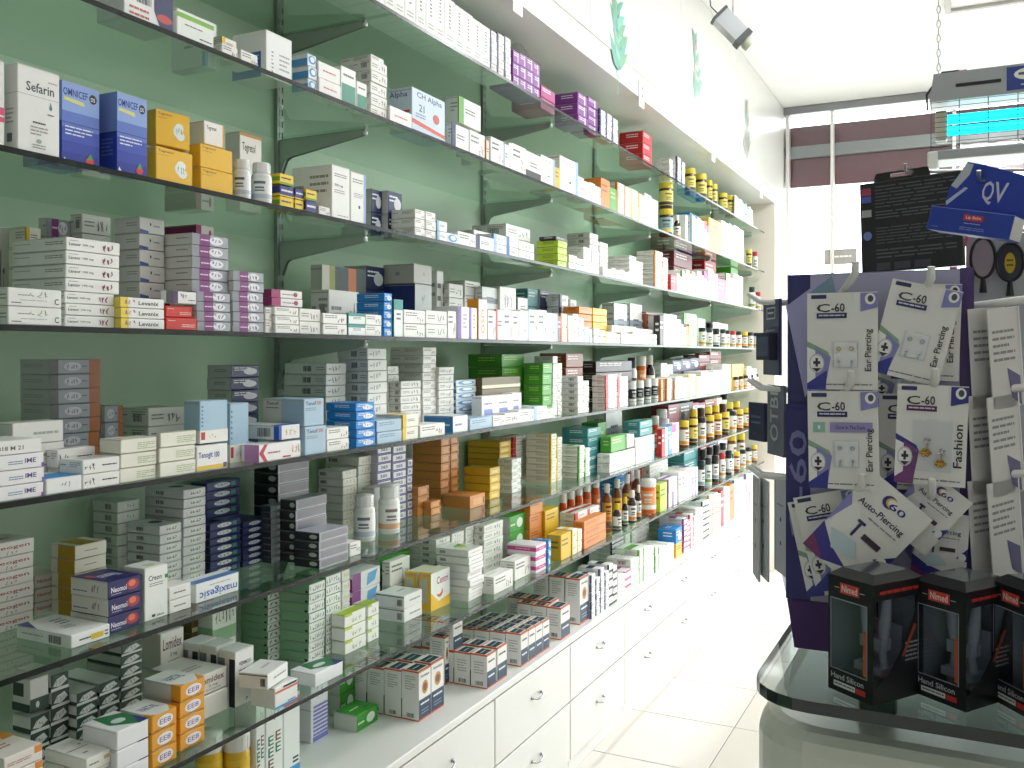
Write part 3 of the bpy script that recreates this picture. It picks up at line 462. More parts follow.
# ---- placing
ENT = []
def B(sty, sh, s, xa, xb, h, n=1, xl=None, dep=None, up=None, rot=0, q='', jit=1.0, ty=None, xp=None):
    """a stack of n alike boxes: front-face columns xa..xb on a plane set back s from the shelf edge (s > 1: pixel row of its foot)"""
    z = SH_Z[sh]
    if s > 1: p = on_plane(xa, s, z); X = -p[0]
    else: X = D + s
    XP = X if xp is None else D + xp
    Y0, Y1 = y_at(xa, XP), y_at(xb, XP)
    H_ = h * depth(X, Y0) / F_PX
    if xl is not None: dep = x_at(xl, Y0) - X
    elif dep is None: dep = min(.13, max(.05, (Y1 - Y0) * 1.2))
    z0 = z
    if up == 'top': e = ENT[-1]; z0 = e['z1']
    elif up: z0 = z + up * depth(X, Y0) / F_PX
    Y1 = min(Y1, Y_END - .008)
    if ty is not None: H_ = CAM_H + (VY - ty) * depth(X, Y0) / F_PX - z0
    top_ = (SOFF if sh == 1 else SH_Z[sh - 1] - .010) - .004
    if z0 + H_ > top_: H_ = max(.01, top_ - z0)
    dep = max(.012, min(dep, WALL - .03 - X))
    ENT.append(dict(sty=sty, sh=sh, x0=X, x1=X + dep, y0=Y0, y1=Y1, z0=z0, z1=z0 + H_, n=n, rot=rot, q=q, px=xa, jit=jit, zb=up))
def ROW(sh, s, x, items, dep=None):
    for it in items:
        sty, w, h = it[:3]; n = it[3] if len(it) > 3 else 1
        if sty: B(sty, sh, it[4] if len(it) > 4 else s, x, x + w, h, n, dep=dep)
        x += w
def near_word(e):
    best = None
    for o in ENT:
        if o['sh'] != e['sh'] or o['sty'] == e['sty'] or not STY[o['sty']][2]: continue
        d = math.hypot((o['x0'] - e['x0']) * .7, (o['y0'] + o['y1'] - e['y0'] - e['y1']) / 2)
        if best is None or d < best[0]: best = (d, STY[o['sty']][2])
    return best[1] if best and best[0] < .5 else None
RW = ['in front row', 'in second row', 'in third row', 'in fourth row', 'in back row']
# ---------------- top shelf
ROW(1, .01, 330, [('wlines', 11, 60), ('wlines', 11, 58), ('wlines', 11, 56), ('wlines', 11, 54), ('wlines', 11, 52), ('wlines', 10, 51), ('wlines', 11, 50)], dep=.11)
ROW(1, .01, 405, [('wlines', 11, 52), ('wlines', 10, 51), ('wlines', 10, 50), ('wlines', 9, 49), ('wlines', 10, 48), ('wlines', 9, 46), ('wlines', 9, 45), ('wlines', 9, 43), ('wlines', 8, 42)], dep=.11)
ROW(1, .01, 490, [('wn', 7, 42, 5), ('wn', 7, 43, 5), ('wn', 7, 44, 5)], dep=.1)
ROW(1, .02, 513, [('purple', 7, 37, 3), ('purple', 7, 38, 3), ('purple', 7, 38, 3), ('purple', 6, 37, 3)], dep=.09)
B('magenta', 1, .05, 541, 555, 22, 2, dep=.12, ty=84)
B('purple', 1, .02, 578, 588, 33, 3, xl=554); B('purple', 1, .03, 588, 599, 36, 4, xl=570)
ROW(1, .02, 600, [('wn', 6, 29, 5), ('wn', 6, 29, 5), ('wn', 6, 28, 5)], dep=.1)
B('red', 1, .03, 643, 652, 33, 3, xl=619, ty=130)
B('w', 1, .05, 670, 677, 24, 5, xl=655, ty=158); B('wn', 1, .03, 677, 685, 28, 5, dep=.1)
ROW(1, .02, 735, [('w', 5, 22), ('wlb', 5, 21), ('wt', 4, 20), ('w', 4, 19)], dep=.1)
# ---------------- second shelf
B('w400', 2, .02, 124, 173, 42, xl=96); B('wgreen', 2, .02, 177, 214, 31, xl=172); B('wlb', 2, .10, 205, 217, 34, dep=.1, ty=19)
B('w', 2, .015, 222, 238, 13, xl=214); B('wy', 2, .06, 222, 237, 13, up=16, dep=.08); B('w', 2, .015, 241, 258, 14, dep=.06)
B('wbigb', 2, .03, 266, 292, 47, xl=232)
B('bwst', 2, .02, 308, 317, 38, 3, xl=292, dep=.1); B('wred', 2, .015, 319, 341, 34, 2, dep=.05); B('wgrn', 2, .015, 341, 356, 38, dep=.04); B('wgrn', 2, .015, 357, 367, 29, dep=.035)
B('w2', 2, .02, 371, 389, 58, 5, xl=352); B('wred', 2, .012, 390, 412, 17, 1, dep=.04); B('w', 2, .06, 371, 384, 9, 1, up=60, dep=.1)
B('chalpha', 2, .02, 412, 445, 46, xl=389)
B('wn', 2, .02, 452, 469, 26, 1, xl=446); B('w', 2, .02, 470, 485, 26, 1, dep=.05); B('wg', 2, .03, 459, 481, 27, up=30, xl=445)
B('wo', 2, .02, 486, 491, 22, dep=.06)
ROW(2, .015, 491, [('w', 13, 27), ('wlb', 5, 25), ('wlines', 3, 28), ('w', 14, 29), ('wk', 15, 27), ('mgb', 14, 29), ('yellow', 5, 22), ('mgb', 18, 36), ('w', 12, 22, 2), ('w2', 11, 21, 2), ('orange', 9, 30), ('green', 7, 24), ('wo', 14, 32), ('wy', 14, 31), ('w', 13, 32)])
B('orange', 2, .12, 604, 622, 34, dep=.1, ty=180)
ROW(2, .02, 674, [(None, 12, 0), ('mgb', 6, 27), ('wlb', 6, 29), ('w', 6, 29), ('wm', 5, 28), ('yellow', 13, 34), ('w', 7, 36), ('wlb', 5, 36), ('w', 10, 36)])
B('blue', 2, .12, 690, 705, 36, dep=.08, ty=212)
# ---------------- third shelf
B('pinkw', 3, .01, -62, 4.5, 92, dep=.09)
B('sefarin', 3, .008, 17.5, 60, 88, xl=4.5); B('omnicef', 3, .03, 61.5, 99, 83, dep=.1); B('omnicef2', 3, .015, 117, 147, 81, xl=99)
B('ybox', 3, .02, 156, 193, 36, xl=146, q='under its twin'); B('ybox', 3, .03, 158, 189, 36, xl=147, up=39, rot=-7, q='askew on twin')
B('ybox2', 3, .02, 200.5, 233, 48, 2, xl=188); B('wtop', 3, .04, 204, 224, 24, xl=189, up=50)
B('wyel', 3, .13, 240, 262, 48, xl=225, ty=131)
B('ny', 3, .02, 280, 294, 12, 1, xl=266); B('nn', 3, .02, 280, 294, 11, 1, xl=266, up=12); B('ny', 3, .02, 280, 294, 11, 1, xl=266, up=24)
B('ny', 3, .02, 295, 305, 12, 1, dep=.06); B('nn', 3, .02, 295, 305, 11, 1, dep=.06, up=12)
B('nn', 3, .015, 306, 317, 13, 1, dep=.06); B('ny', 3, .015, 306, 317, 11, 1, dep=.06, up=13); B('w', 3, .015, 319, 330, 10, 1, dep=.05)
B('mg', 3, .02, 332, 350, 55, xl=292); B('mgb', 3, .02, 351, 366, 52, dep=.08)
B('navy', 3, .12, 371, 387, 28, 2, dep=.1, ty=188); B('navy', 3, .10, 388, 402, 27, 2, dep=.09, ty=190)
B('w', 3, .02, 415, 425, 28, 3, xl=378); B('w', 3, .02, 426, 436, 28, 3, dep=.1)
ROW(3, .02, 437, [('wlb', 10, 21, 2), ('bwst', 11, 11), ('w', 18, 15, 1), ('wn', 18, 15, 1), ('wlb', 13, 20, 2), ('wb', 13, 20, 2)])
B('w2', 3, .14, 474, 497, 27, 3, dep=.1, ty=229); B('w2', 3, .13, 506, 530, 34, 3, dep=.14, ty=223); B('wbc', 3, .02, 519, 534, 18, 2, dep=.1)
B('lime', 3, .02, 558, 567, 27, 4, xl=536); B('dark', 3, .025, 556, 567, 4, 1, dep=.07, up=27)
ROW(3, .02, 569, [('w', 8, 15), ('w2', 7, 13), ('w', 15, 26), (None, 4, 0), ('w', 9, 10), ('w', 8, 11), ('w2', 9, 11), ('w', 8, 11)])
B('wbc', 3, .12, 590, 609, 38, 4, xl=567, ty=232); B('w', 3, .06, 630, 643, 26, 3, xl=608, ty=255)
B('wo', 3, .03, 655, 670, 36, 4, xl=636, ty=250)
ROW(3, .015, 664, [(None, 7, 0), ('red', 6, 17), ('w', 5, 19), ('wg', 5, 23), ('w', 5, 25), ('wy', 6, 24), ('w', 6, 26), ('wm', 5, 27), ('w', 9, 30), ('magenta', 8, 23), ('wg', 8, 30), ('w', 9, 31)])
B('dred', 3, .15, 674, 692, 38, 3, dep=.14, ty=240); B('red', 3, .12, 705, 716, 36, 2, dep=.1, ty=252); B('green', 3, .1, 731, 738, 33, 1, dep=.1, ty=263)
# ---------------- fourth shelf (eye level)
B('cbox', 4, .005, 8, 62, 38, 2, xl=-6, q='')
B('lansor', 4, .03, 65, 120, 36, 3, xl=40); B('lansor', 4, .03, 66, 120, 51, 4, up='top', xl=12, ty=236)
B('w2', 4, .16, -12, 9, 36, 1, dep=.1); B('gb', 4, .14, 0, 13, 34, 2, dep=.1); B('wbc', 4, .28, -8, 9, 104, 1, dep=.06)
B('wy', 4, .22, 26, 41, 70, 5, xl=8, ty=226); B('gpur', 4, .25, 46, 80, 78, 6, xl=38, ty=217); B('w2', 4, .22, 82, 111, 88, 6, xl=70, ty=213)
B('wblue', 4, .10, 140, 165, 92, 7, xl=114, ty=216)
B('levanix', 4, .015, 121, 165, 32, 3, dep=.06)
B('redbox', 4, .015, 166, 197, 13, 1, dep=.07); B('redbox', 4, .025, 166, 193, 12, 1, dep=.06, up=13); B('blackw', 4, .02, 166, 202, 13, 1, xl=160, up=27)
B('gpur', 4, .02, 197, 231, 40, 4, xl=170); B('gpur', 4, .03, 192, 229, 57, 5, up='top', xl=158, ty=232)
B('gpur', 4, .02, 233, 264, 62, 6, dep=.12)
B('magw', 4, .24, 196, 214, 86, 6, dep=.1, ty=224)
B('w', 4, .02, 265, 274, 26, 2, dep=.09); B('w', 4, .012, 275, 299, 27, 3, dep=.1); B('magw', 4, .05, 272, 303, 17, 2, up=28, dep=.11)
B('w2', 4, .015, 300, 322, 26, 2, dep=.08); B('w', 4, .01, 323, 347, 22, 2, dep=.08); B('wt', 4, .01, 348, 365, 23, 2, dep=.09); B('w', 4, .01, 366, 382, 22, 2, dep=.06)
B('stripe', 4, .24, 322, 366, 76, 1, dep=.04, ty=264); B('w2', 4, .15, 329, 359, 38, 1, dep=.06, ty=289)
B('blue', 4, .015, 384, 392, 44, 5, xl=356, dep=.12)
B('navgrey', 4, .16, 415, 432, 46, 2, xl=384, ty=283); B('greyn', 4, .16, 414, 432, 22, 1, up='top', xl=383, ty=263); B('navy', 4, .26, 366, 385, 66, 3, dep=.08, ty=265)
B('wt', 4, .012, 394, 403, 38, 1, dep=.08)
B('w', 4, .012, 404, 425, 28, 2, dep=.1); B('w2', 4, .012, 426, 447, 28, 2, dep=.1); B('w', 4, .012, 448, 456, 28, 1, dep=.08)
B('w', 4, .18, 437, 448, 62, 1, dep=.08, ty=270); B('w2', 4, .16, 449, 463, 46, 4, dep=.08, ty=283); B('w', 4, .16, 465, 480, 48, 4, dep=.08, ty=280)
B('gb', 4, .13, 482, 499, 48, 2, dep=.1, ty=286); B('wbc', 4, .12, 500, 516, 46, 2, dep=.08, ty=286); B('wk', 4, .14, 518, 528, 36, 2, dep=.07, ty=297)
ROW(4, .012, 458, [('pstripe', 11, 33), ('pstripe', 8, 32)]); B('orcart', 4, .012, 478.5, 487, 41, xl=467)
ROW(4, .012, 488, [('w', 8, 30), ('wr', 8, 31), ('w', 9, 31), ('w', 7, 30), ('mgb', 9, 31), ('w', 9, 32), ('w', 9, 32), ('mgb', 11, 29), ('brown', 3, 26), ('wo', 12, 29), ('w', 11, 29), ('wlb', 10, 16), ('w2', 11, 15), ('wy', 7, 12), ('w', 9, 11), ('w2', 12, 12), ('w', 16, 13), ('wg', 8, 11)])
B('orange', 4, .07, 579, 592, 37, 5, dep=.07); B('yellow', 4, .07, 593, 607, 36, 5, dep=.07); B('teal', 4, .2, 528, 538, 48, 3, dep=.07, ty=288); B('navy', 4, .2, 540, 553, 46, 3, dep=.07, ty=289); B('wn', 4, .14, 560, 577, 40, 2, dep=.1, ty=294)
B('gb', 4, .12, 614, 628, 42, 1, dep=.06); B('gb', 4, .12, 630, 643, 42, 1, dep=.06); B('w', 4, .05, 612, 657, 19, 2, dep=.05)
ROW(4, .015, 660, [('dark', 4, 30), ('mgb', 9, 32), ('w', 8, 31), ('wn', 5, 22), ('orange', 3, 20), ('wo', 8, 22)])
B('brown', 4, .1, 646, 660, 34, 1, dep=.08); B('wg', 4, .12, 684, 708, 34, 3, dep=.08); B('w2', 4, .14, 713, 728, 26, 2, dep=.1)
# ---------------- fifth shelf
B('ime', 5, .005, -8, 44, 47, 3, dep=.08); B('imetop', 5, .005, -8, 42, 15, 1, up='top', dep=.09)
B('gror', 5, .16, 49, 100, 108, 8, xl=20, ty=359); B('gror', 5, .17, 101, 123, 58, 4, dep=.1, ty=406)
B('longw', 5, .10, 13, 64, 50, 3, dep=.05, ty=423); B('wcor', 5, .07, 58, 96, 38, 2, dep=.08)
B('bluetop', 5, .005, 46, 82, 17, 1, dep=.08); B('wcor', 5, .005, 83, 120, 30, 2, dep=.06)
B('gwhite', 5, .012, 121, 157, 44, 3, xl=99); B('gwhite', 5, .008, 160, 196, 45, 3, xl=155)
B('w2', 5, .2, 148, 184, 46, 3, dep=.09, ty=408)
B('tenogit', 5, .008, 197, 228, 26, 1, dep=.06); B('lbig', 5, .02, 200, 228, 43, 1, up=27, xl=184, q='on the Tenogit box'); B('lbig', 5, .06, 230, 249, 60, 1, dep=.08, q='behind the pink-ended box')
B('navy', 5, .20, 231, 259, 84, 7, xl=207, ty=365)
B('pinkbox', 5, .008, 259, 301, 18, 1, xl=230); B('wbluey', 5, .015, 279, 300, 15, 1, xl=236, up=19)
B('tenof', 5, .01, 305, 326, 29, 1, xl=268); B('tenof', 5, .012, 304, 324, 28, 1, up='top', xl=263)
B('w', 5, .012, 327, 349, 24, 2, dep=.06); B('blue', 5, .012, 356, 375, 45, 5, xl=326)
B('whb', 5, .17, 326, 346, 74, 7, xl=284, ty=363); B('whb', 5, .12, 368, 387, 86, 8, xl=338, ty=348); B('whb', 5, .16, 388, 399, 64, 8, dep=.1, ty=366)
B('w2', 5, .12, 401, 421, 56, 7, dep=.12, ty=381); B('w', 5, .13, 423, 438, 82, 10, dep=.12, ty=347); B('w2', 5, .12, 439, 454, 62, 8, dep=.12, ty=367); B('bwst', 5, .12, 456, 477, 50, 7, dep=.12, ty=380)
B('lblue', 5, .012, 377, 402, 24, 2, dep=.09); B('wy', 5, .012, 403, 419, 26, 2, dep=.09); B('w', 5, .01, 420, 445, 13, 1, dep=.07)
B('bluepack', 5, .012, 453, 468, 17, 1, xl=424); B('lblue', 5, .012, 470, 492, 12, 1, dep=.07)
ROW(5, .06, 482, [('bwcart', 15, 30), ('bwcart', 15, 29), ('bwcart', 12, 29)]); B('olive', 5, .1, 482, 520, 47, 4, dep=.08)
ROW(5, .012, 493, [('w', 12, 11), ('w2', 14, 12), ('w', 15, 13), ('wlb', 13, 14), ('w', 9, 10)])
B('green', 5, .15, 502, 524, 62, 5, dep=.14, ty=354); B('green', 5, .06, 543, 552, 52, 5, xl=524, ty=363); B('w', 5, .06, 553, 562, 60, 8, dep=.08)
B('w2', 5, .02, 578, 589, 38, 6, xl=560); B('brown', 5, .12, 566, 583, 57, 4, dep=.12, ty=353); B('wr', 5, .1, 561, 571, 32, 4, dep=.03)
B('wr', 5, .03, 606, 628, 34, 6, xl=592); B('dark', 5, .12, 596, 632, 42, 4, dep=.08, ty=361)
ROW(5, .02, 659, [('orange', 8, 22), ('wo', 9, 22), ('w', 13, 22), ('wy', 13, 23), ('w', 12, 24), ('w', 9, 23), ('w', 8, 28)])
ROW(5, .13, 661, [('w', 12, 35, 3), ('navy', 9, 36, 3), ('navy', 9, 36, 3), ('navy', 8, 36, 3), ('dred', 11, 38, 5), ('dred', 11, 40, 5)], dep=.1)
B('yellow', 5, .03, 734, 746, 26, 2, dep=.09); B('w', 5, .02, 747, 757, 22, 3, dep=.09)
# ---------------- sixth shelf
B('neogen', 6, .23, -14, 34, 76, 6, dep=.08, ty=546); B('neocf', 6, .27, 36, 65, 52, 3, dep=.08, ty=576)
B('yeltop', 6, .2, 75, 107, 60, 5, xl=44, ty=546); B('neomol', 6, .047, 108, 141, 53, 3, xl=71, ty=582)
B('bigflat', 6, .036, 71, 110, 14, 1, xl=16)
B('creon', 6, .05, 144.5, 168, 54, xl=123); B('smallw', 6, .05, 169, 191, 27, 2, dep=.05); B('maxi', 6, .06, 196, 239, 20, 1, xl=178)
B('silv', 6, .19, 160, 182, 74, 7, xl=124, ty=526); B('silv', 6, .2, 183.5, 206, 100, 10, dep=.12, ty=490); B('gback', 6, .29, 118, 140, 94, 8, xl=85, ty=502)
B('navyg', 6, .2, 210, 241, 66, 7, xl=205, ty=524); B('navyg', 6, .2, 243, 268, 66, 7, dep=.1, ty=522); B('navyg', 6, .31, 206, 240, 96, 9, dep=.05, ty=483)
B('fan', 6, .17, 271, 291, 58, 9, dep=.06)
B('bsil', 6, .24, 278, 309, 96, 8, xl=254, ty=462); B('bsil', 6, .12, 296, 327, 66, 6, xl=262, ty=500); B('bsil', 6, .03, 319, 348, 50, 4, xl=294, ty=533); B('w', 6, .04, 350, 361, 14, 1, dep=.06)
B('wyel2', 6, .22, 343, 357, 76, 8, xl=318, ty=471); B('wyel2', 6, .24, 358.5, 374, 82, 8, dep=.12, ty=457)
B('lilac', 6, .22, 377, 391, 82, 9, dep=.1, ty=446); B('lilac', 6, .22, 392.5, 406, 82, 9, dep=.1, ty=446); B('lilac', 6, .22, 407.5, 420, 62, 7, dep=.1, ty=459); B('wbc', 6, .17, 374, 400, 28, 2, dep=.04, ty=488)
B('orst', 6, .24, 441, 450, 84, 8, xl=412, ty=438); B('orst', 6, .24, 451, 459, 84, 8, dep=.1, ty=436); B('orst', 6, .2, 418, 429, 24, 3, dep=.03, ty=487); B('orst', 6, .17, 431, 441, 14, 2, dep=.05)
B('orst', 6, .12, 470, 485, 13, 1, xl=442); B('yst', 6, .23, 500, 511, 78, 8, xl=460, ty=442); B('yst', 6, .15, 490, 500, 32, 4, xl=464); B('w', 6, .15, 512, 521, 34, 5, dep=.06)
B('wr', 6, .26, 513, 527, 66, 8, dep=.1, ty=437)
B('wy', 6, .13, 551, 562, 56, 8, xl=526, ty=434); B('wg', 6, .08, 579, 590, 41, 6, xl=557, ty=446); B('teal', 6, .10, 588, 601, 46, 5, dep=.12)
B('w', 6, .03, 610, 635, 19, 2, xl=597); B('green', 6, .04, 611, 626, 16, 1, up=19, xl=600); B('w2', 6, .035, 627, 634, 14, 1, up=19, dep=.05)
B('mgb', 6, .03, 636, 661, 26, 3, dep=.12); B('teal', 6, .04, 640, 659, 15, 2, up=26, xl=624); B('gb', 6, .2, 606, 622, 56, 1, dep=.1)
ROW(6, .012, 662, [('red', 3, 28), ('wlb', 3, 29), ('blue', 4, 29), ('wm', 4, 30), ('w', 3, 30)], dep=.04)
ROW(6, .14, 668, [('dred', 12, 42, 2), ('dark', 13, 40, 2), ('wm', 12, 36, 2), ('brown', 12, 36, 2), ('w', 10, 34, 2)], dep=.1)
B('green', 6, .13, 598, 606, 46, 1, dep=.08)
# ---------------- seventh shelf
B('wor', 7, .03, 4, 43, 84, 5, dep=.12); B('dgbig', 7, .17, 30, 49, 34, 1, up=72, xl=12); B('dgw', 7, .17, 30, 49, 68, 4, xl=12); B('dgw', 7, .17, 51, 75, 102, 6, dep=.1, ty=676)
B('dgw', 7, .15, 77, 98, 96, 6, dep=.12, ty=694); B('dgw', 7, .15, 100, 120, 100, 6, dep=.12, ty=684); B('dgw', 7, .2, 121, 142, 122, 8, dep=.1, ty=646)
B('flatw', 7, .03, 86, 116, 42, 3, dep=.11); B('gbt', 7, .015, 117, 149, 58, 3, dep=.09)
B('vartal', 7, .02, 152, 177, 54, 3, dep=.085); B('vartal', 7, .035, 180, 205, 66, 4, dep=.1)
B('lomidex', 7, .115, 196, 227, 21, 1, xl=150, up=24); B('plainw', 7, .112, 200, 228, 23, 1, dep=.14); B('lomidex', 7, .25, 161, 187, 76, 2, dep=.08, ty=634)
B('vermox', 7, .10, 235, 254, 58, dep=.05, ty=652); B('vermox', 7, .155, 235, 254, 57, xp=.10, dep=.05, q='second of three'); B('vermox', 7, .21, 235, 254, 56, xp=.10, dep=.05, q='third of three')
B('arab', 7, .27, 213, 237, 96, 2, dep=.08, ty=607); B('olive', 7, .32, 192, 214, 78, 5, dep=.05)
B('bluebot', 7, .012, 275, 298, 22, 1, dep=.07); B('flip', 7, .02, 262, 290, 16, 1, dep=.07, up=24, rot=12)
B('gstack', 7, .145, 309, 325, 92, 8, xl=268, ty=585); B('gstack', 7, .145, 326, 341, 92, 8, dep=.1, ty=577); B('gstack', 7, .24, 268, 296, 104, 9, dep=.09, ty=594)
B('gbt', 7, .02, 315, 343, 14, 1, xl=290)
B('limew', 7, .10, 345, 366, 40, 3, dep=.06); B('limew', 7, .105, 368, 379, 38, 3, dep=.05); B('wyel2', 7, .2, 342, 350, 66, 6, dep=.06)
B('purw', 7, .22, 352, 380, 52, 3, dep=.1, ty=575); B('gflat', 7, .26, 380, 410, 46, 2, dep=.1, ty=560); B('w', 7, .22, 390, 410, 34, 2, dep=.03, ty=562)
B('flip', 7, .12, 404, 422, 27, 2, xl=368)
B('centri', 7, .11, 431, 450, 38, dep=.045); B('centri', 7, .16, 431, 450, 37, xp=.11, dep=.045)
B('askew', 7, .06, 469, 483, 52, 7, xl=436, ty=551, jit=4); B('wbc', 7, .19, 436, 450, 74, 9, dep=.1, ty=540); B('wbc', 7, .19, 452, 464, 76, 9, dep=.1, ty=534); B('w2', 7, .19, 466, 480, 78, 9, dep=.1, ty=527); B('w2', 7, .15, 484, 503, 62, 7, dep=.12, ty=526)
B('w', 7, .03, 494, 513, 18, 1, xl=480); B('w', 7, .05, 515, 533, 20, 1, xl=500); B('magst', 7, .03, 536, 546, 28, 3, xl=507); B('blue', 7, .04, 548, 551, 26, 3, dep=.07)
B('gflat', 7, .16, 510, 528, 50, 3, dep=.1); B('orange', 7, .14, 530, 543, 60, 4, dep=.12)
B('yellow', 7, .03, 561, 571, 26, 1, xl=547); B('wy', 7, .03, 572, 582, 26, 1, dep=.07); B('wr', 7, .08, 575, 599, 34, 2, dep=.07); B('orange', 7, .03, 584, 606, 28, 3, dep=.05); B('yellow', 7, .13, 545, 558, 44, 2, dep=.1)
B('lime', 7, .02, 659, 667, 28, 1, xl=652); B('wp', 7, .02, 668, 677, 29, 1, dep=.07); ROW(7, .02, 679, [('w', 7, 30), ('w2', 6, 30), ('wp', 6, 28)])
B('w2', 7, .12, 650, 668, 46, 3, dep=.1); B('teal', 7, .12, 684, 698, 42, 3, dep=.1); B('blue', 7, .18, 616, 630, 54, 3, dep=.1); B('wr', 7, .16, 632, 648, 48, 4, dep=.1)
ROW(7, .14, 700, [('dred', 9, 36, 2), ('navy', 9, 34, 2), ('wm', 9, 34, 3), ('w', 8, 32, 2)], dep=.1)
# ---------------- worktop
B('eecart', 8, .17, 250, 265, 112, dep=.07, ty=692); B('eecart', 8, .17, 266, 283, 110, dep=.07, ty=690); B('bluebot', 8, .19, 284, 300, 96, dep=.07, ty=684)
B('lilcart', 8, .27, 311, 328, 88, dep=.08, ty=664)
B('gflat', 8, .2, 357, 378, 17, 1, xl=334); B('gflat', 8, .31, 340, 358, 34, 2, dep=.06, ty=672)
for i, (a, b) in enumerate(((419, 431), (431.5, 444))): 
    for j in range(4): B('hima', 8, .085 + j * .062, a, b, 50 - j * 2, dep=.06, q=RW[j], xp=.085)
B('hima', 8, .17, 445, 452, 48, dep=.06); B('hima', 8, .235, 445, 452, 47, dep=.06)
for i, (a, b) in enumerate(((487, 496), (497.5, 507))):
    for j in range(5 - i): B('himb', 8, .03 + j * .062, a, b, 34 - j, dep=.06, q=RW[j], xp=.03)
for j in range(3): B('himb', 8, .085 + j * .062, 508, 517, 32 - j, dep=.06, q=RW[j], xp=.085)
for j in range(3): B('himb', 8, .154 + j * .062, 487, 496, 28, dep=.06, up=32 - j, q='in upper ' + RW[j][3:], xp=.03)
for i, (a, b) in enumerate(((521, 528), (528.7, 535.5), (536, 542.5), (543, 549.5))):
    for j in range(4): B('himb', 8, .025 + j * .062, a, b, 33 - i - j, dep=.06, q=RW[j], xp=.025)
for j in range(3): B('himb', 8, .02 + j * .062, 561, 570, 32, dep=.06, q=RW[j], xp=.02)
for j in range(3): B('himb', 8, .08 + j * .062, 551, 559, 33, dep=.06, q=RW[j], xp=.08)
for j in range(2): B('himb', 8, .1 + j * .062, 571, 578, 40, dep=.06, q=RW[j], xp=.1)
for j in range(3): B('hima', 8, .03 + j * .07, 580, 589, 46, dep=.065, q=RW[j], xp=.03)
ROW(8, .02, 591, [('wn', 9, 44, 5), ('wn', 9, 44, 5), ('wk', 8, 42, 5)], dep=.1)
ROW(8, .03, 618, [('w', 7, 24, 3), ('wm', 6, 22, 3), ('w2', 8, 30, 4), ('wg', 8, 34, 4), ('w', 7, 32, 3)], dep=.12)
ROW(8, .2, 612, [('wk', 12, 40, 4), ('wg', 13, 40, 4), ('w2', 12, 38, 4)], dep=.12)
ROW(8, .03, 655, [('wg', 7, 26, 3), ('w', 6, 22, 2), ('w', 6, 20, 2)], dep=.12); B('yellow', 8, .03, 676, 682, 14, dep=.1); B('blue', 8, .03, 676, 682, 15, up='top', dep=.1)
ROW(8, .03, 684, [('wm', 6, 34, 3), ('wr', 6, 34, 3), ('w', 7, 36, 3), ('wk', 6, 38, 3), ('wo', 6, 40), ('wy', 6, 38), ('red', 3, 36), ('w', 6, 38), ('orange', 4, 36), ('wb', 6, 38, 2), ('w', 6, 36, 2), ('wp', 6, 36, 2), ('w', 5, 34, 2), ('w', 5, 33, 2)], dep=.14)
ROW(8, .2, 668, [('w2', 8, 30, 3), ('navy', 8, 34, 3), ('dred', 8, 34, 3), ('wk', 8, 32, 3), ('blue', 8, 34, 3)], dep=.12)

# ------------------------------------------------------------------ bottles and jars (unit height, unit diameter; scaled per place)
BK = {}
def bottle_kind(key, desc, name, body, cap, lab, labc, prof='pill', ink2='55565c', clear=False):
    bm = plastic(body, .25) if not clear else mat('amber_' + body, body, .08, spec=.8)
    P = {'pill': [(0, 0), (.44, 0), (.5, .03), (.5, .66), (.46, .72), (.36, .76), (.34, .78)], 'jar': [(0, 0), (.46, 0), (.5, .03), (.5, .74), (.44, .79), (.42, .8)],
         'syrup': [(0, 0), (.44, 0), (.5, .03), (.5, .6), (.44, .68), (.24, .76), (.2, .8)], 'baby': [(0, 0), (.44, 0), (.5, .04), (.5, .4), (.44, .5), (.5, .6), (.42, .74), (.28, .78)]}[prof]
    zc_, rc = (P[-1][1], {'pill': .43, 'jar': .5, 'syrup': .29, 'baby': .32}[prof])
    b = MB(); b.lathe(P, bm, 18); b.lathe([(P[-1][0], P[-1][1]), (0, P[-1][1])], bm, 18)
    c = MB(); cm = plastic(cap, .35); c.lathe([(0, zc_ - .02), (rc * .97, zc_ - .02), (rc, zc_), (rc, .97), (rc * .94, 1.0), (0, 1.0)], cm, 18)
    for k in range(12):
        t = 2 * math.pi * k / 12; c.obox((rc * math.cos(t), rc * math.sin(t), (zc_ + .97) / 2), (.012 * math.cos(t), .012 * math.sin(t), 0), (-.02 * math.sin(t), .02 * math.cos(t), 0), (0, 0, (.95 - zc_) / 2), cm)
    l = MB(); z0, z1 = {'pill': (.1, .62), 'jar': (.12, .68), 'syrup': (.08, .54), 'baby': (.1, .36)}[prof]
    l.lathe([(.504, z0), (.504, z1)], ink(lab), 18); l.lathe([(.507, z0 + .02), (.507, z0 + (z1 - z0) * .25)], ink(labc), 18)
    for (va, vb, a) in ((.72, .84, 1.2), (.5, .58, .9), (.38, .44, 1.0)):
        for cen in (-math.pi / 4,): l.lathe([(.507, z0 + (z1 - z0) * va), (.507, z0 + (z1 - z0) * vb)], ink(ink2), 6, a0=cen - a / 2, a1=cen + a / 2)
    BK[key] = (desc, name, b.mesh(name), c.mesh('cap'), l.mesh('label'))
bottle_kind('pillw', 'white pill bottle with white cap', 'pill_bottle', 'efefec', 'f2f2f0', 'f4f4f2', 'c9cfdd', 'pill', '6a7284')
bottle_kind('pillo', 'white pill bottle with orange label marks', 'pill_bottle', 'eeeeea', 'f2f2f0', 'f2f2ee', 'e6b48f', 'pill', '8a7a7a')
bottle_kind('jary', 'brown supplement jar with yellow lid and yellow label', 'supplement_jar', '4a3218', 'e6cf4a', 'e8d878', '3a3a30', 'jar', '8a7a2a')
bottle_kind('jarb', 'dark jar with yellow lid and pale blue label', 'supplement_jar', '3a2e22', 'dcc23a', '9fb8b8', 'e0d070', 'jar', '3a4a5a')
